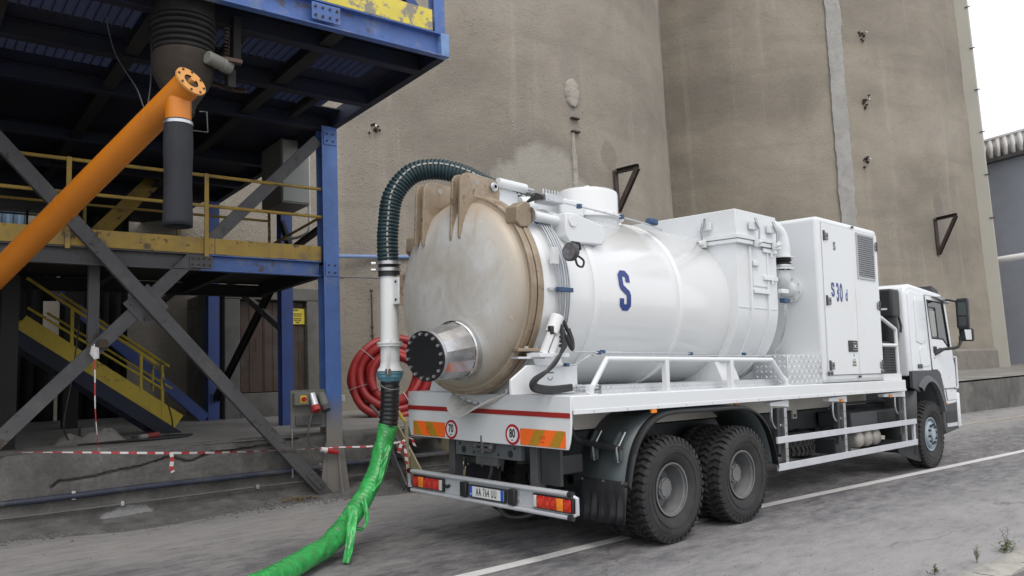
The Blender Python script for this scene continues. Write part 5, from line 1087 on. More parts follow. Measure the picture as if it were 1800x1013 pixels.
# lower clamp bracket with locking cylinder
lb = MB().prism([(-.30, -.86), (-.10, -.99), (.02, -.90), (.0, -.72), (-.2, -.66)], 2.00, 2.03, lambda a, b, k: (a, b, k)).build('lock_bracket', brown, T, bevel=.004)
MB().prism([(-.30, -.86), (-.10, -.99), (.02, -.90), (.0, -.72), (-.2, -.66)], 1.93, 1.95, lambda a, b, k: (a, b, k)).build('lock_plate', alu, T, bevel=.004)
for p in ((-.17, -.84), (-.06, -.88)): MB().cyl((p[0], p[1], 2.03), (p[0], p[1], 2.05), .022, 6).build('bolt', galv, lb)
lk = MB().cyl((.10, -1.0, 2.34), (.02, -.99, 2.17), .065, 24).build('lock_cylinder', platew, T, bevel=.006)
for a in (-.05, .05): MB().beam((.03+a, -1.02, 2.17), (-.06+a, -1.0, 1.98), .035, .06).build('lock_frame', platew, T)
MB().cyl((-.02, -1.0, 2.15), (-.07, -1.0, 1.98), .022, 10).build('lock_rod', galv, T); MB().obox((.0, -.96, 1.965), (.20, 0, 0), (0, .09, 0), (0, 0, .02)).build('lock_base', white, T, bevel=.004)
MB().box(-.045, .0, -1.05, -1.0, 2.16, 2.24).build('sensor', black, lk, bevel=.01)
# discharge cone with blank cover
c0, c1 = Vector((-.475, -.145, 2.02)), Vector((-.87, -.215, 1.965)); cx = (c1-c0).normalized()
CN = MB().cyl(c0, c1, .285, 14, .228, caps=False).build('discharge_cone', polish, T, ang=20)
MB().lathe([(.30, -.08), (.295, .0), (.282, .012)], c0, cx, 40).build('weld_collar', polish, CN)
MB().lathe([(.0, .015), (.24, .015), (.243, .0), (.243, -.02), (.2, -.02)], c1, cx, 48).build('outlet_flange', galv, CN); cv = MB().lathe([(.0, .032), (.236, .032), (.241, .027), (.241, .016), (.0, .016)], c1, cx, 48).build('blank_cover', pm('cover_black', (.008, .009, .011), .3, var=.2, vs=2), CN)
ea = Vector((0, 0, 1)); ea = (ea-cx*ea.dot(cx)).normalized(); eb = cx.cross(ea)
for k in range(16): q = c1+cx*.032+(ea*cos(k*pi/8+.1)+eb*sin(k*pi/8+.1))*.212; MB().cyl(q, q+cx*.02, .015, 6).build('bolt', galv, cv)
linem = pm('zinc_line', (.36, .38, .41), .35, .8, var=.1)
# bundle of steel hydraulic lines hugging the tank
for k in range(5):
    x = .165+k*.035; r = 1.035+.004*(k % 2)
    MB().tube([(x+.0*a, TY0+r*cos(a), TZ+r*sin(a)) for a in np.linspace(radians(122), radians(204 if k < 2 else 215-3*k), 40)], .0085, 8).build('hydraulic_line', linem, T, ang=60)
for a, nm in ((137, 0), (180, 1)):
    aa = radians(a); q = Vector((.235, TY0+1.035*cos(aa), TZ+1.035*sin(aa))); n_ = Vector((0, cos(aa), sin(aa))); t_ = Vector((0, -sin(aa), cos(aa)))
    MB().obox(q, (.105, 0, 0), n_*.024, t_*.022).build('line_clamp', clampb, T, bevel=.005); MB().obox(q-Vector((.15, 0, 0))-n_*.02, (.05, 0, 0), n_*.01, t_*.012).build('clamp_foot', galv, T)
for k, pts in enumerate((((.20, -.98, 2.30), (.26, -1.02, 2.12), (.25, -1.04, 2.02), (.15, -1.05, 2.14), (.08, -1.04, 2.26)), ((.25, -1.0, 2.22), (.27, -1.03, 2.1), (.24, -1.05, 2.03), (.16, -1.05, 2.15)))):
    MB().tube(smooth_path(pts, 6), .019, 8).build('hydraulic_hose', weave, T)
for k in range(5): MB().tube(smooth_path([(.10-.01*k, -1.05, 2.25-.05*k), (.08+.01*k, -1.08, 2.05), (-.05-.02*k, -1.07, 1.86-.01*k), (-.30+.015*k, -1.05, 1.74), (-.28+.01*k, -1.03, 1.645+.012*k), (-.05, -1.03, 1.615+.012*k), (.22, -1.05, 1.635+.01*k)], 7), .016, 7).build('hydraulic_hose', weave, T)
for z in (1.635, 1.66): MB().cyl((.22, -1.05, z), (.60, -1.05, z+.01), .014, 10).build('fitting', galv, T); MB().cyl((.28, -1.05, z), (.36, -1.05, z), .022, 6).build('nut', galv, T)
for z, x0, x1 in ((2.0, .35, 1.05), (1.965, .6, 4.1), (1.99, .62, 2.6)):
    MB().tube([(x0, -.97 if x0 < .5 else -1.0, z), (x1, -1.0, z-.002)], .0085, 7).build('hydraulic_line', galv, T)
MB().tube([(.05, -.96, 1.86), (.36, -.97, 1.87), (.55, -1.0, 1.96)], .010, 7).build('hydraulic_line', galv, T)
for x, z in ((.70, 1.99), (.76, 2.0), (2.30, 1.985), (3.45, 1.985), (.22, 1.87)): MB().box(x-.02, x+.02, -1.015, -.97, z-.016, z+.018).build('line_clamp', clampb, T, bevel=.004)
MB().tube([(.62, -.42, 3.63), (1.2, -.58, 3.56), (2.05, -.63, 3.50), (2.35, -.62, 3.46)], .010, 7).build('hydraulic_line', galv, T)
for x, y, z in ((.98, -.53, 3.585), (1.62, -.60, 3.535)): MB().box(x-.022, x+.022, y-.025, y+.025, z-.024, z+.024).build('line_clamp', clampb, T, bevel=.005)
MB().box(2.10, 2.24, -.66, -.56, 3.50, 3.58).build('level_sensor', clampb, T, bevel=.02)
MB().box(.62, .90, -.38, -.20, 3.62, 3.71).build('valve_block', galv, T, bevel=.006)
for k in range(6): MB().cyl((.66+k*.045, -.3, 3.70), (.66+k*.045, -.3, 3.77), .012, 8).build('valve', galv, T)
for k in range(6): MB().tube(smooth_path([(.45, -.25-.02*k, 3.60+.01*k), (.55, -.3, 3.64+.012*k), (.66, -.35, 3.66)], 5), .012, 6).build('hydraulic_hose', weave, T)
# work lamp
wl = MB().lathe([(.0, -.03), (.085, -.03), (.092, -.02), (.09, .02), (.06, .06), (.0, .07)], (0, 0, 0), (-1, 0, 0), 28).build('work_lamp', dkgrey, T); wl.location = (.20, -1.10, 2.955-.003); wl.rotation_euler = (0, 0, pi); wl.scale = (1, 1, 1)
MB().lathe([(0, .031), (.075, .031), (.08, .026)], (0, 0, 0), (1, 0, 0), 24).build('lens', pm('lamp_lens', (.16, .16, .18), .15, .3, var=.4, vs=40), wl)
MB().tube([(.30, -1.05, 2.95), (.34, -1.10, 3.0), (.32, -1.10, 3.05), (.22, -1.10, 3.05)], .014, 6).build('lamp_bracket', black, T); MB().tube(smooth_path([(.29, -1.1, 2.93), (.36, -1.12, 2.88), (.34, -1.12, 2.82), (.27, -1.12, 2.83), (.25, -1.11, 2.9)], 6), .011, 6).build('lamp_cable', black, T)
MB().box(.06, .14, -1.0, -.95, 2.84, 3.0).build('lamp_mount', white, T, bevel=.004)
# manhole dome
MD = MB().lathe([(.37, 3.44), (.37, 3.575), (.435, 3.58), (.435, 3.61), (.375, 3.615), (.37, 3.64), (.37, 3.875), (.36, 3.905), (.33, 3.928), (.20, 3.95), (.0, 3.958)], (1.72, TY0-.06, 0), (0, 0, 1), 64).build('manhole_dome', tankw, T, ang=28)
for k in range(20): a = k*pi/10; MB().cyl((1.72+.408*cos(a), TY0-.06+.408*sin(a), 3.60), (1.72+.408*cos(a), TY0-.06+.408*sin(a), 3.628), .011, 6).build('bolt', galv, MD)
MB().box(1.70, 1.74, -.03, .03, 3.955, 4.01).build('lifting_lug', white, MD, bevel=.004); MB().prism([(2.12, 3.50), (2.22, 3.52), (2.24, 3.60), (2.19, 3.64), (2.11, 3.62)], -.10, -.04).build('hinge', white, MD, bevel=.005)
MB().box(.95, 1.35, -.28, .30, 3.54, 3.72).build('manifold', white, T, bevel=.02); MB().cyl((1.02, .16, 3.70), (.80, .22, 3.68), .105, 24).build('inlet_pipe', white, T)

# ------------------------------------------------------------------ filter house on the tank's front end
FX0, FX1 = 3.30, 4.30
pr_ = [(-1.03, 3.38), (-1.03, 2.62)]+[(1.03*cos(a), 2.60+1.03*sin(a)) for a in np.linspace(pi*1.02, pi*1.98, 40)]+[(1.03, 2.62), (1.03, 3.38)]
FH = MB().prism(pr_, FX0, FX1-.02, lambda a, b, k: (k, a, b)).build('filter_house', white, T, ang=25)
MB().box(FX0-.04, FX1+.03, -1.085, 1.085, 3.355, 3.405).build('lower_flange', white, FH, bevel=.005); MB().box(FX0-.05, FX1+.04, -1.095, 1.095, 3.412, 3.465).build('upper_flange', white, FH, bevel=.005)
MB().box(FX0, FX1-.0, -1.04, 1.04, 3.465, 3.785).build('lid', white, FH, bevel=.01)
for x in (FX0+.29, FX0+.33, FX1-.17):
    pass
def rib(x, w):
    rows = []
    for o_, k in ((0, 0), (0, 1)): pass
    path = [(-1.03, z) for z in np.linspace(3.34, 2.62, 8)]+[(1.03*cos(a), 2.60+1.03*sin(a)) for a in np.linspace(pi*1.02, pi*1.42, 16)]
    m = MB(); out = [(y*(1.028) if y > -1.02 else y-.028, z if y <= -1.02 else 2.60+(z-2.60)*1.028) for y, z in path]
    m.grid([[(x-w, y, z) for y, z in path], [(x-w, y, z) for y, z in out], [(x+w, y, z) for y, z in out], [(x+w, y, z) for y, z in path]]); m.build('rib', white, FH, ang=40)
rib(3.60, .022); rib(4.02, .022)
dd = MB().box(3.66, 4.01, -1.046, -1.03, 2.84, 3.32).build('access_door', white, FH, bevel=.006)
for z in (3.285, 2.93):
    MB().box(3.90, 4.24, -1.075, -1.044, z, z+.055).build('hinge_arm', white, dd, bevel=.006); MB().cyl((4.08, -1.08, z-.05), (4.08, -1.08, z+.01), .014, 8).build('hinge_pin', white, dd)
MB().box(3.64, 3.76, -1.085, -1.044, 3.09, 3.16).build('door_latch', white, dd, bevel=.01)
MB().box(3.64, 4.02, -1.075, -1.03, 2.75, 2.80).build('ledge', white, FH, bevel=.004)
MB().box(FX0+.02, FX1-.04, -1.036, -1.03, 2.56, 2.568).build('seam', white, FH)
for x, y, sx in ((2.95, 0, 0), (3.66, -1.10, 1), (4.10, -1.10, 1)):
    if not sx: c_ = Vector((FX0-.055, -.62, 3.36)); ex = Vector((-1, 0, 0))
    else: c_ = Vector((x, -1.10, 3.36)); ex = Vector((0, -1, 0))
    L = holder('toggle_latch', FH); sd2 = Vector((ex.y, -ex.x, 0))
    MB().obox(c_+ex*.02+Vector((0, 0, .02)), sd2*.035, ex*.022, Vector((0, 0, .05))).build('base', white, L, bevel=.006); MB().cyl(c_+ex*.05+Vector((0, 0, .03))-sd2*.03, c_+ex*.05+Vector((0, 0, .03))+sd2*.03, .03, 14).build('pivot', platew, L)
    MB().tube([c_+ex*.05+Vector((0, 0, .03)), c_+ex*.06+Vector((0, 0, .2)), c_+ex*.015+Vector((0, 0, .31))], .012, 7).build('rod', linem, L); MB().beam(c_+ex*.05+Vector((0, 0, .19)), c_+ex*.0+sd2*-.02+Vector((0, 0, .34)), .035, .014).build('lever', linem, L)
    MB().obox(c_-ex*.02+Vector((0, 0, .24)), sd2*.09, ex*.02, Vector((0, 0, .05))).build('hook', white, L, bevel=.004)
# double line round the tank end
for k, x in enumerate((4.40, 4.44)): MB().tube([(x, 1.06*cos(a)+.0, 2.60+1.06*sin(a)) for a in np.linspace(radians(178), radians(222), 24)], .011, 7).build('hydraulic_line', galv, T)
MB().box(4.34, 4.48, -1.10, -1.02, 2.66, 2.72).build('line_clamp', clampb, T, bevel=.005); MB().box(4.30, 4.48, -1.09, -1.02, 2.78, 2.84).build('valve', white, T, bevel=.008); MB().box(4.44, 4.60, -.95, -.9, 1.93, 1.98).build('line_clamp', clampb, T, bevel=.005)
# exhaust elbow between filter and machine house
MB().tube(smooth_path([(4.28, -.90, 3.70), (4.45, -.90, 3.68), (4.57, -.92, 3.60), (4.61, -.94, 3.46), (4.61, -.94, 3.30)], 8), .112, 28).build('duct_elbow', white, T)
MB().lathe([(.10, 3.30), (.15, 3.30), (.15, 3.28), (.10, 3.28)], (4.61, -.94, 0), (0, 0, 1), 32).build('duct_flange', white, T)
MB().lathe([(.11, 3.278), (.128, 3.25), (.10, 3.225), (.128, 3.195), (.11, 3.175)], (4.61, -.94, 0), (0, 0, 1), 32).build('duct_bellows', black, T, ang=20); MB().lathe([(.135, 3.185), (.14, 3.165), (.135, 3.145)], (4.61, -.94, 0), (0, 0, 1), 32).build('duct_clamp', galv, T)
df = MB().lathe([(.10, 3.145), (.15, 3.145), (.15, 3.125), (.10, 3.125)], (4.61, -.94, 0), (0, 0, 1), 32).build('duct_flange', white, T)
for k in range(8): a = k*pi/4; MB().cyl((4.61+.135*cos(a), -.94+.135*sin(a), 3.108), (4.61+.135*cos(a), -.94+.135*sin(a), 3.128), .009, 6).build('bolt', galv, df)
MB().tube(smooth_path([(4.61, -.94, 3.12), (4.62, -.93, 3.02), (4.70, -.89, 2.93), (4.88, -.83, 2.90), (5.07, -.80, 2.89)], 8), .105, 28).build('duct_bend', white, T)
ef = MB().lathe([(.10, 0), (.18, 0), (.18, -.025), (.10, -.025)], (5.078, -.80, 2.89), (1, 0, 0), 36).build('wall_flange', white, T)
for k in range(8): a = k*pi/4+.3; MB().cyl((5.055, -.80+.15*cos(a), 2.89+.15*sin(a)), (5.04, -.80+.15*cos(a), 2.89+.15*sin(a)), .010, 6).build('bolt', galv, ef)

# ------------------------------------------------------------------ machine house
MX0, MX1 = 5.08, 7.03
MH = MB().box(MX0, MX1, -1.235, 1.25, 1.592, 3.885).build('machine_house', white, T, bevel=.06, seg=4)
d1 = MB().box(MX0+.09, 6.135, -1.254, -1.236, 1.70, 3.80).build('door', white, MH, bevel=.006); d2 = MB().box(6.145, MX1-.06, -1.254, -1.236, 1.70, 3.80).build('door', white, MH, bevel=.006)
MB().box(6.136, 6.144, -1.245, -1.235, 1.70, 3.80).build('door_gap', black, MH)
for z in (3.80, 1.694): MB().box(MX0+.09, MX1-.06, -1.24, -1.2345, z, z+.006).build('door_gap', black, MH)
yf = -1.2545
V0, V1, Z0, Z1 = 6.23, 6.84, 3.09, 3.77
VG = holder('vent_grille', MH)
for a in ((V0, V1, Z1-.03, Z1), (V0, V1, Z0, Z0+.03), (V0, V0+.03, Z0+.03, Z1-.03), (V1-.03, V1, Z0+.03, Z1-.03)): MB().box(a[0], a[1], yf-.014, yf-.0, a[2], a[3]).build('frame', pm('vent_grey', (.42, .43, .44), .45), VG)
MB().box(V0+.03, V1-.03, yf-.004, yf-.001, Z0+.03, Z1-.03).build('backing', black, VG)
sl0 = None
for k in range(20):
    z = Z0+.045+k*.0312
    if sl0 is None: sl0 = MB().obox(((V0+V1)/2, yf-.009, 0), ((V1-V0)/2-.032, 0, 0), (0, .006, -.007), (0, .0008, .0008)).build('slat', alu, VG); sl0.location = (0, 0, z); base = sl0
    else: o = base.copy(); COL.objects.link(o); o.location = (0, 0, z)
for x, z, fl in ((5.22, 3.62, 1), (5.22, 2.72, 1), (5.22, 1.83, 1), (6.95, 3.62, -1), (6.95, 2.72, -1), (6.95, 1.83, -1)):
    h = holder('door_hinge', MH); MB().box(x-.035, x+.0, yf-.022, yf, z-.07, z+.07).build('knuckle', dkgrey, h, bevel=.006); MB().box(x+(.012 if fl > 0 else -.10), x+(.10 if fl > 0 else -.045), yf-.018, yf, z-.055, z+.045).build('leaf', pm('hinge_grey', (.20, .21, .22), .4, .4), h, bevel=.006); MB().cyl((x+.055*fl, yf-.02, z), (x+.055*fl, yf-.026, z), .014, 8).build('screw', black, h)
for x in (5.20, 6.94):
    c = holder('door_catch', MH)
    for dx in (-.05, .05): MB().box(x+dx-.022, x+dx+.022, yf-.014, yf, 1.70, 1.75).build('pad', gsteel, c, bevel=.005)
    MB().cyl((x-.05, yf-.012, 1.725), (x+.05, yf-.012, 1.725), .008, 8).build('link', gsteel, c)
for x, z in ((6.14, 1.665), (6.14, 3.835), ): MB().box(x-.03, x+.03, yf-.008, yf+.006, z-.015, z+.015).build('seal_catch', black, MH)
cp = MB().box(5.80, 6.09, yf-.012, yf, 2.02, 2.18).build('control_panel', black, MH, bevel=.006)
for k in range(4): MB().box(5.93, 6.06, yf-.016, yf-.012, 2.045+k*.033, 2.055+k*.033).build('label_strip', pm('strip_grey', (.35, .35, .34), .5), cp)
MB().box(5.97, 6.01, yf-.018, yf-.016, 2.09, 2.11).build('plate', platew, cp)
text('lettering', '8', .045, (5.97, yf-.001, 1.97), (1, 0, 0), (0, 0, 1), grlet, MH, .7, .01)
for z, s in ((1.915, 'ı  ı  ı  ı'), (1.87, 'ÅÏÅÅÅÅ'), (1.83, 'BGSGSGS')): text('lettering', s, .03, (5.97, yf-.001, z), (1, 0, 0), (0, 0, 1), pm('yellow_grey_print', (.20, .18, .10), .5), MH, .72, .01)
# stroke lettering
def stroke(name, pts2, w, mapf, mat, parent, depth=.003):
    """mitred polyline stroke in (s,t), mapped on a surface; heavy condensed grotesque S"""
    P = [Vector((a, b)) for a, b in pts2]; Q = []
    for a, b in zip(P, P[1:]):
        n = max(2, int((b-a).length/.02)); Q += [a.lerp(b, i/n) for i in range(n)]
    Q.append(P[-1]); rows = []
    for i, p in enumerate(Q):
        t0 = (Q[i]-Q[i-1]).normalized() if i else (Q[1]-Q[0]).normalized(); t1 = (Q[i+1]-Q[i]).normalized() if i < len(Q)-1 else t0
        t = (t0+t1).normalized(); n = Vector((-t.y, t.x)); k = min(1.3, 1/max(.55, n.dot(Vector((-t0.y, t0.x)))))
        rows.append([mapf(*(p+n*w/2*k), 0), mapf(*(p+n*w/2*k), depth), mapf(*(p-n*w/2*k), depth), mapf(*(p-n*w/2*k), 0)])
    m = MB(); m.grid(rows); return m.build(name, mat, parent, flat=True)
def S_pts(W, H, w):   # narrow S with slanted middle
    a, b = W/2-w/2, H/2-w/2; c_ = w*.45
    return [(a, b-H*.22), (a, b-c_), (a-c_, b), (-a+c_, b), (-a, b-c_), (-a, H*.13), (-a+c_*.4, H*.07), (a-c_*.4, -H*.07), (a, -H*.13), (a, -b+c_), (a-c_, -b), (-a+c_, -b), (-a, -b+c_), (-a, -b+H*.22)]
def on_tank(s, t, d):
    th = (t+.055)/RT; r = RT+.002+d; return (1.235+s, TY0-r*cos(th), TZ+r*sin(th))
stroke('lettering', S_pts(.185, .435, .068), .068, on_tank, navy, TK)
def on_house(x0, z0): return lambda s, t, d: (x0+s, yf-.001-d, z0+t)
stroke('lettering', S_pts(.075, .12, .025), .025, on_house(5.52, 3.50), grlet, MH, .002)
stroke('lettering', S_pts(.095, .20, .034), .034, on_house(5.41, 2.88), navy, MH, .002)
text('lettering', '30', .25, (5.61, yf-.001, 2.835), (1, 0, 0), (0, 0, 1), navy, MH, .52, .026, .0015, sp=1.15); text('lettering', 'd', .165, (5.83, yf-.001, 2.815), (1, 0, 0), (0, 0, 1), navy, MH, .62, .018, .0015)
# little rail behind the cab
LR = holder('front_rail', T)
for a, b in (((7.10, 2.56), (7.66, 2.38)), ((7.66, 2.38), (7.68, 1.59)), ((7.08, 2.13), (7.67, 2.13))): MB().cyl((a[0], -1.19, a[1]), (b[0], -1.19, b[1]), .028, 12).build('bar', white, LR)
MB().box(7.05, 7.75, -1.21, -1.17, 1.59, 1.69).build('toe_plate', white, LR)
CUR['T'] = IDENT

# ------------------------------------------------------------------ cab
CUR['T'] = RAKE
side = [(8.20, 1.58), (8.13, 3.02), (8.20, 3.13), (8.40, 3.16), (9.70, 3.07), (9.98, 3.0), (10.17, 2.15), (10.22, 1.95), (10.22, 1.20), (9.62, 1.18), (9.42, 1.66), (9.3, 1.72), (8.3, 1.72)]
m = MB(); m.prism([(8.16, 1.62), (8.10, 2.98), (8.18, 3.12), (8.36, 3.15), (9.72, 3.06), (9.95, 2.98), (10.16, 2.12), (10.2, 1.9), (10.2, 1.05), (9.62, 1.05), (9.42, 1.66), (9.3, 1.72), (8.3, 1.70)], -1.195, 1.195)
CA = m.build('cab', cabw, T, bevel=.05, seg=3)
# side skin with the window left open: built from panels around the glass
yc = -1.21
rp_ = MB().prism([(8.22, 1.72), (8.18, 2.98), (8.24, 3.04), (8.885, 3.0), (9.045, 1.72)], yc, yc+.03).build('side_panel', cabw, CA, bevel=.008)
for q in ([(8.44, 2.20), (8.42, 2.88), (8.48, 2.93), (8.83, 2.91), (8.90, 2.28), (8.86, 2.22), (8.66, 2.16)], [(8.56, 1.78), (8.55, 2.08), (8.60, 2.12), (8.95, 2.11), (8.99, 1.80)]):
    MB().prism(q, yc-.012, yc+.002).build('pressed_panel', cabw, rp_, bevel=.010)
wd = [(8.98, 2.91), (9.13, 2.27), (9.64, 2.26), (9.97, 2.09), (9.74, 2.89)]
DO = holder('door', CA)
MB().prism([(9.06, 1.73), (9.125, 2.26), (9.63, 2.25), (9.96, 2.07), (10.02, 2.06), (10.16, 1.80), (10.17, 1.40), (9.58, 1.40), (9.42, 1.68), (9.3, 1.73)], yc-.005, yc+.03).build('door_panel', cabw, DO, bevel=.01)
MB().prism([(8.91, 2.99), (9.07, 1.74), (9.125, 2.26), (8.975, 2.92)], yc-.005, yc+.03).build('door_pillar', cabw, DO, bevel=.006)
MB().prism([(8.90, 2.995), (8.975, 2.92), (9.74, 2.90), (9.80, 2.97)], yc-.005, yc+.03).build('door_head', cabw, DO, bevel=.006)
MB().prism([(9.75, 2.93), (9.80, 2.97), (10.05, 2.10), (9.97, 2.08)], yc-.005, yc+.03).build('front_pillar', cabw, DO, bevel=.006)
for a_, b_ in (((8.895, 2.99), (9.062, 1.73)), ((9.58, 1.40), (10.17, 1.40)), ((9.62, 1.40), (9.68, 1.20)), ((8.90, 3.0), (9.78, 2.975))): MB().beam((a_[0], yc-.0065, a_[1]), (b_[0], yc-.0065, b_[1]), .004, .011, (0, 1, 0)).build('door_seam', dkgrey, DO)
MB().prism(wd, yc+.008, yc+.014).build('window_glass', glass, DO)
MB().prism([(x*1, z) for x, z in wd], yc+.0145, yc+.016).build('window_dark', pm('cab_interior', (.028, .03, .032), .6), DO)
fr = [(9.02, 2.80), (9.13, 2.28), (9.44, 2.275), (9.36, 2.79)]
MB().tube([(x, yc+.004, z) for x, z in fr], .014, 6, closed=True).build('window_rubber', black, DO); MB().tube([(x, yc+.002, z) for x, z in wd], .016, 6, closed=True).build('window_rubber', black, DO)
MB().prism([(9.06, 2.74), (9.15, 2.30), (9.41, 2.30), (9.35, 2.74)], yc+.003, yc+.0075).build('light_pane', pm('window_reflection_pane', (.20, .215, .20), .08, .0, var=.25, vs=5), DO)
MB().box(9.16, 9.30, yc-.022, yc, 2.02, 2.13).build('door_handle', black, DO, bevel=.012); MB().cyl((9.2, yc-.006, 1.93), (9.2, yc-.012, 1.93), .012, 10).build('lock', black, DO)
MB().box(8.62-.18, 8.62, yc-.016, yc, 1.76, 1.83).build('badge', dkgrey, CA, bevel=.004)

MB().prism([(9.60, 1.38), (9.66, 1.19), (10.18, 1.20), (10.18, 1.38)], yc+.0, yc+.03).build('step_panel', cabw, CA, bevel=.01)
MB().box(10.12, 10.23, -1.20, 1.20, 1.35, 1.92).build('grille', black, CA, bevel=.02); MB().tube([(10.14, -1.215, 1.40), (10.2, -1.225, 1.40), (10.2, -1.225, 1.95), (10.13, -1.215, 1.95)], .018, 8).build('grab_bar', cabw, CA)
# roof trim, visor, mirrors
MB().prism([(9.55, 3.12), (9.62, 3.20), (9.86, 3.14), (10.02, 2.99), (9.95, 2.97), (9.75, 3.06)], -1.1, 1.1).build('sun_visor', black, CA, bevel=.01)
MB().prism([(9.2, 2.98), (9.55, 3.0), (9.92, 2.93), (9.92, 2.88), (9.5, 2.93)], -1.27, -1.19).build('rain_deflector', pm('smoke_plastic', (.20, .21, .22), .15, var=.1), CA, bevel=.012)
MI = holder('mirror', CA); my = -1.46
MB().tube([(9.78, -1.2, 2.95), (9.72, -1.32, 2.94), (9.66, my, 2.90)], .016, 8).build('upper_arm', black, MI); MB().tube(smooth_path([(9.30, -1.2, 2.04), (9.42, -1.3, 2.08), (9.62, my+.02, 2.11), (9.75, my, 2.2), (9.76, my, 2.3)], 6), .026, 10).build('lower_arm', black, MI); MB().tube([(9.66, my, 2.92), (9.78, my, 2.3)], .018, 8).build('mast', black, MI)
MB().cyl((9.22, -1.2, 2.0), (9.40, -1.26, 2.07), .04, 12).build('arm_foot', black, MI)
mh = MB().prism([(-.10, .25), (-.08, .28), (.07, .27), (.10, .24), (.10, -.22), (.08, -.26), (-.06, -.26), (-.09, -.22)], -.05, .05, lambda a, b, k: (k, a, b)).build('mirror_housing', black, MI, bevel=.02, seg=3); mh.location = (9.72, my-.08, 2.68-.0143*9.7)
MB().prism([(-.07, .20), (.06, .20), (.06, -.02), (-.07, -.02)], -.055, -.051, lambda a, b, k: (k, a, b)).build('mirror_glass', pm('mirror_dim', (.07, .08, .08), .08, .6), mh); MB().prism([(-.07, -.05), (.06, -.05), (.06, -.20), (-.06, -.20)], -.055, -.051, lambda a, b, k: (k, a, b)).build('mirror_glass', pm('mirror_dim', (.05, .055, .06), .12, .4), mh)
mw_ = MB().box(-.04, .04, -.11, .11, -.11, .11).build('wide_mirror', black, MI, bevel=.03, seg=3); mw_.location = (9.78, my-.10, 2.325-.0143*9.7); MB().prism([(-.09, -.085), (-.085, .085), (.02, .09), (.0, -.085)], -.046, -.042, lambda a, b, k: (k, a, b)).build('mirror_glass', mirror_m, mw_)
# wheel arch
ar = [(X3+.60*cos(a), .70+.92*sin(a)) for a in np.linspace(radians(140), radians(20), 24)]
m = MB(); m.prism([(8.16, 1.45), (8.16, 1.72), (9.32, 1.72), (9.42, 1.66), (9.60, 1.15), (9.45, 1.15)]+[(X3+.60*cos(a), .66+.86*sin(a)) for a in np.linspace(radians(32), radians(125), 18)], -1.225, -1.17); m.build('wheel_arch', dkgrey, CA, bevel=.006)
m = MB(); m.grid([[(X3+rx*cos(a), y, .66+rz*sin(a)) for a in np.linspace(radians(24), radians(124), 24)] for y, rx, rz in ((-1.225, .74, .98), (-1.27, .70, .94), (-1.28, .62, .88), (-1.22, .60, .86), (-.7, .60, .86))]); m.build('arch_lip', pm('arch_grey', (.085, .09, .096), .6, var=.08), CA, ang=50)
MB().box(8.14, 8.78, -1.16, -.72, .52, 1.33).build('front_mudguard', dkgrey, CA, bevel=.02) if False else None
MB().grid([[(8.26+q*.02, y, 1.40), (8.22+q*.02, y, 1.0), (8.22+q*.02, y, .62), (8.14+q*.02, y, .40)] for q, y in enumerate((-1.23, -.70))]).build('front_mudguard', dkgrey, CA, solid=.02)
MB().grid([[(8.22, -1.235, 1.34), (8.56, -1.235, 1.34)], [(8.22, -1.235, .62), (8.62, -1.235, .62)]]).build('mudguard_side', dkgrey, CA, solid=.012) if False else None
MB().prism([(7.45, .62), (8.36, .66), (8.36, .26), (7.95, .34), (7.50, .46)], -1.20, -1.18).build('lower_flap', pm('flap_black', (.02, .021, .024), .6), CA)
MB().box(7.6, 8.18, -1.1, -.4, .48, .60).build('tank_guard', chassis, T)
# front bumper corner and step
MB().prism([(9.50, 1.14), (10.20, 1.17), (10.26, .98), (10.24, .68), (9.56, .62), (9.50, .78)], -1.20, 1.20).build('front_bumper', dkgrey, CA, bevel=.03); MB().box(10.18, 10.28, -1.23, 1.23, .70, 1.32).build('bumper_face', cabw, CA, bevel=.03)
MB().box(9.62, 10.12, -1.215, -1.19, .74, .80).build('step', alu, CA); MB().box(9.60, 10.14, -1.205, -1.195, .82, 1.0).build('step_well', black, CA); MB().box(9.58, 9.66, -1.23, -1.2, 1.135, 1.165).build('side_marker', amber, CA, bevel=.005)
# air intake and exhaust behind the cab
IN = MB().box(7.72, 8.05, -1.14, -.40, 2.58, 3.04).build('air_intake', black, T, bevel=.04, seg=3); MB().tube([(7.9, -1.0, 2.6), (7.92, -1.0, 2.3), (7.9, -.95, 1.7)], .13, 18).build('intake_pipe', black, T); MB().tube([(8.05, -1.1, 2.6), (8.08, -1.12, 2.45), (8.05, -1.12, 2.35)], .02, 8).build('intake_drain', black, T)
MB().box(7.712, 7.718, -1.06, -.95, 2.70, 2.73).build('sticker', platew, IN)
for k in range(12): MB().box(7.45, 7.85, -1.08, -.5, 1.66+k*.042, 1.68+k*.042).build('silencer_fin', dkgrey, T)
MB().box(7.5, 7.9, -1.05, -.5, 1.60, 2.2).build('silencer', black, T, bevel=.02)
for z in (2.98,):
    for y in (-1.08, -.9): MB().cyl((8.11, y, z+.05), (8.085, y, z+.05), .018, 8).build('bolt', gsteel, CA)
MB().box(8.30, 8.6, -1.10, -.5, 1.45, 1.66).build('cab_mount', chassis, T)
CUR['T'] = IDENT

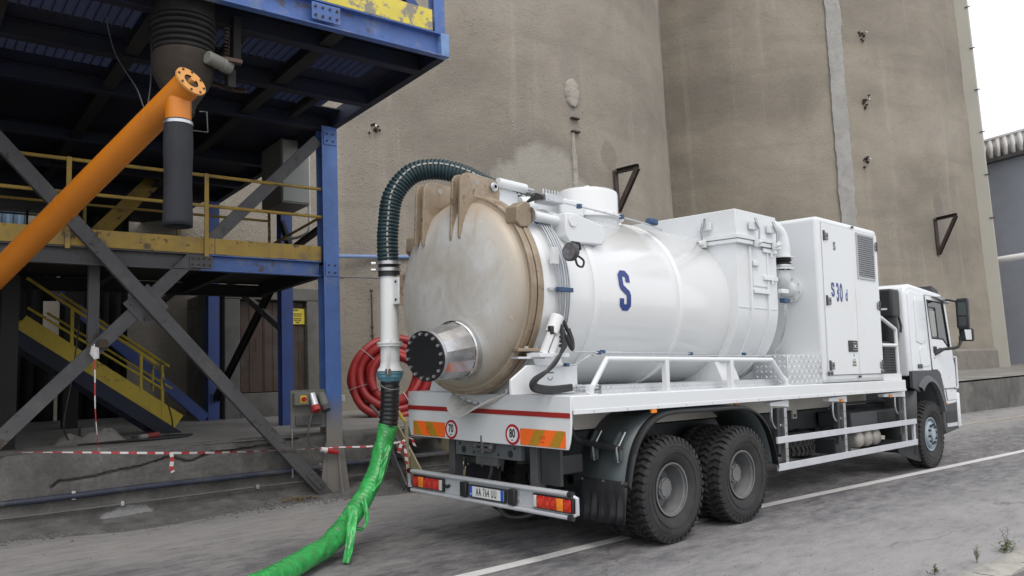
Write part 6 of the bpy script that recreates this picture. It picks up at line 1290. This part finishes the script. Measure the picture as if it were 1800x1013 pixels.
# ------------------------------------------------------------------ suction hose
H = thing('suction_hose', 'suction hose with white riser pipe and green wrapped end at the tank', 'hose')
def corrugated(path, r, pitch, amp, n=20):
    P = resample(path, pitch/4); rs = [r+amp*(.5+.5*cos(2*pi*i/4)) if i % 4 else r+amp for i in range(len(P))]
    rs = [r+amp*(1, .55, -.2, .55)[i % 4] for i in range(len(P))]
    return MB().tube(P, rs, n)
up = smooth_path([(-.31, 1.205, 3.0), (-.32, 1.21, 3.2), (-.31, 1.21, 3.46), (-.265, 1.175, 3.80), (-.10, 1.06, 4.05), (.12, .90, 4.115), (.36, .72, 4.06), (.60, .56, 3.93), (.84, .36, 3.78), (1.0, .20, 3.71), (1.10, .12, 3.69)], 14)
corrugated(up, .112, .042, .012).build('upper_hose', hose_g, H, ang=60)
P = resample(up, .03); fr_ = []
for i in range(1, len(P)-1):
    t_ = (P[i+1]-P[i-1]).normalized(); n_ = (Vector((-.55, -.75, .35))-t_*Vector((-.55, -.75, .35)).dot(t_)).normalized(); fr_.append(P[i]+n_*.124)
m = MB()
for i in range(0, len(fr_)-1):
    if i % 2 == 0:
        d_ = (fr_[i+1]-fr_[i]); m.beam(fr_[i]-d_*.15, fr_[i+1]+d_*.15, .018, .006, (fr_[i]-P[i+1]).normalized())
m.build('marker_stripe', pm('stripe_pale', (.32, .33, .31), .6), H)
for z in (3.03, 2.955): 
    c = MB().lathe([(.118, z-.018), (.134, z-.018), (.134, z+.018), (.118, z+.018)], (-.305, 1.205, 0), (0, 0, 1), 32).build('hose_clamp', galv, H); MB().cyl((-.42, 1.30, z), (-.46, 1.33, z), .022, 10).build('screw', galv, c); MB().cyl((-.40, 1.285, z), (-.38, 1.2, z), .02, 8).build('screw_barrel', galv, c)
MB().cyl((-.305, 1.205, 2.99), (-.305, 1.205, 2.88), .122, 28).build('hose_cuff', black, H)
RI = MB().cyl((-.305, 1.205, 2.92), (-.30, 1.205, 1.80), .106, 36).build('riser_pipe', tankw, H)
MB().lathe([(.10, 2.145), (.145, 2.145), (.145, 2.125), (.10, 2.125)], (-.30, 1.205, 0), (0, 0, 1), 32).build('flange', white, RI); MB().lathe([(.10, 2.118), (.14, 2.118), (.14, 2.10), (.10, 2.10)], (-.30, 1.205, 0), (0, 0, 1), 32).build('flange', white, RI)
for k in range(6): a = k*pi/3; MB().cyl((-.30+.128*cos(a), 1.205+.128*sin(a), 2.09), (-.30+.128*cos(a), 1.205+.128*sin(a), 2.155), .008, 6).build('bolt', galv, RI)
MB().lathe([(.106, 1.92), (.112, 1.88), (.138, 1.84), (.142, 1.825), (.10, 1.82)], (-.30, 1.205, 0), (0, 0, 1), 32).build('coupling', white, RI)
le = MB().beam((-.40, 1.085, 2.06), (-.41, 1.085, 1.83), .022, .03).build('lever', white, RI, bevel=.004); MB().box(-.435, -.385, 1.06, 1.11, 1.78, 1.85).build('latch', galv, le, bevel=.006)
MB().lathe([(.15, 1.815), (.15, 1.795), (.14, 1.79), (.142, 1.76), (.125, 1.735), (.115, 1.71)], (-.30, 1.205, 0), (0, 0, 1), 32).build('reducer', tealm, H, ang=25)
br = MB().box(-.33, -.318, .985, 1.115, 2.56, 2.86).build('bracket_plate', white, H, bevel=.01)
for z in (2.61, 2.81): MB().cyl((-.33, 1.04, z), (-.342, 1.04, z), .014, 6).build('bolt', black, br)
MB().box(-.318, -.30, .86, 1.05, 2.54, 2.88).build('bracket_arm', brown, H)
low = smooth_path([(-.30, 1.205, 1.75), (-.30, 1.21, 1.55), (-.305, 1.225, 1.30), (-.35, 1.23, 1.10), (-.50, 1.16, .78), (-.74, 1.05, .52), (-1.05, .92, .30), (-1.35, .76, .17), (-1.70, .56, .13), (-2.15, .28, .115), (-3.0, -.25, .115)], 12)
il = next(i for i, p in enumerate(low) if p.z < 1.24)
corrugated(low[:il+3], .100, .05, .008).build('lower_hose', hose_k, H, ang=60); MB().cyl((-.30, 1.208, 1.665), (-.30, 1.212, 1.655), .113, 24).build('tape_band', pm('dull_tape', (.25, .25, .24), .5), H)
# green plastic wrap: wrinkled skin over the hose, loose tails
P = resample(low[il:], .013); m = MB(); n = 36; rows = []
a_ = None; random.seed(11)
for i, p in enumerate(P):
    t_ = (P[min(i+1, len(P)-1)]-P[max(i-1, 0)]).normalized()
    a_ = (a_-t_*a_.dot(t_)).normalized() if a_ is not None else t_.orthogonal().normalized(); b_ = t_.cross(a_); r = []
    for j in range(n+1):
        th = 2*pi*j/n; sp_ = sin(i*.22+th*1.0); fold = .5+.5*sin(i*.10-th+1.2*sin(i*.021))
        rr_ = .099+.0016*sin(i*2*pi/3.8)+.007*abs(fold)**12+.007*abs(sin(th*1.0+i*.035+.6*sin(i*.05)))**22+.0025*sin(3*th+i*.07)+.0015*sp_+.0015*random.random()
        r.append(p+(a_*cos(th)+b_*sin(th))*rr_)
    rows.append(r)
m.grid(rows); GW = m.build('green_wrap', green, H, ang=80)
def ribbon(name, pts, w, side, tw=0):
    Pp = resample(smooth_path(pts, 10), .012); m = MB(); rows = []
    for i, p in enumerate(Pp):
        t_ = (Pp[min(i+1, len(Pp)-1)]-Pp[max(i-1, 0)]).normalized(); s2 = Matrix.Rotation(tw*i*.012+.25*sin(i*.3), 3, t_) @ Vector(side); s2 = (s2-t_*s2.dot(t_)).normalized(); ww = w*(1-.35*i/len(Pp)); nn_ = t_.cross(s2)
        rows.append([p+s2*ww*q+nn_*(.007*sin(q*11+i*.16)+.004*sin(q*23-i*.1)) for q in np.linspace(-.5, .5, 7)])
    m.grid(rows); return m.build(name, green, GW, ang=80)
ribbon('wrap_tail', [(-1.03, .84, .50), (-1.07, .76, .42), (-1.13, .69, .28), (-1.20, .62, .13), (-1.28, .55, .02)], .105, (.75, -.2, .05), .1)
ribbon('wrap_tail', [(-.86, .90, .54), (-.875, .82, .45), (-.90, .77, .33), (-.95, .76, .265), (-1.0, .79, .27), (-1.03, .82, .31)], .055, (.5, -.4, .3), .3)
ribbon('wrap_fold', [(-.40, 1.10, 1.02), (-.50, 1.04, .86), (-.60, .975, .70), (-.72, .94, .58)], .07, (.7, -.3, .3), .3)
for q in ((-1.17, .83, .435), (-1.30, .66, .33)): MB().obox(q, (.02, -.014, -.014), (.010, .014, 0), (.0, .002, .003)).build('dust_patch', tarp_m, GW)
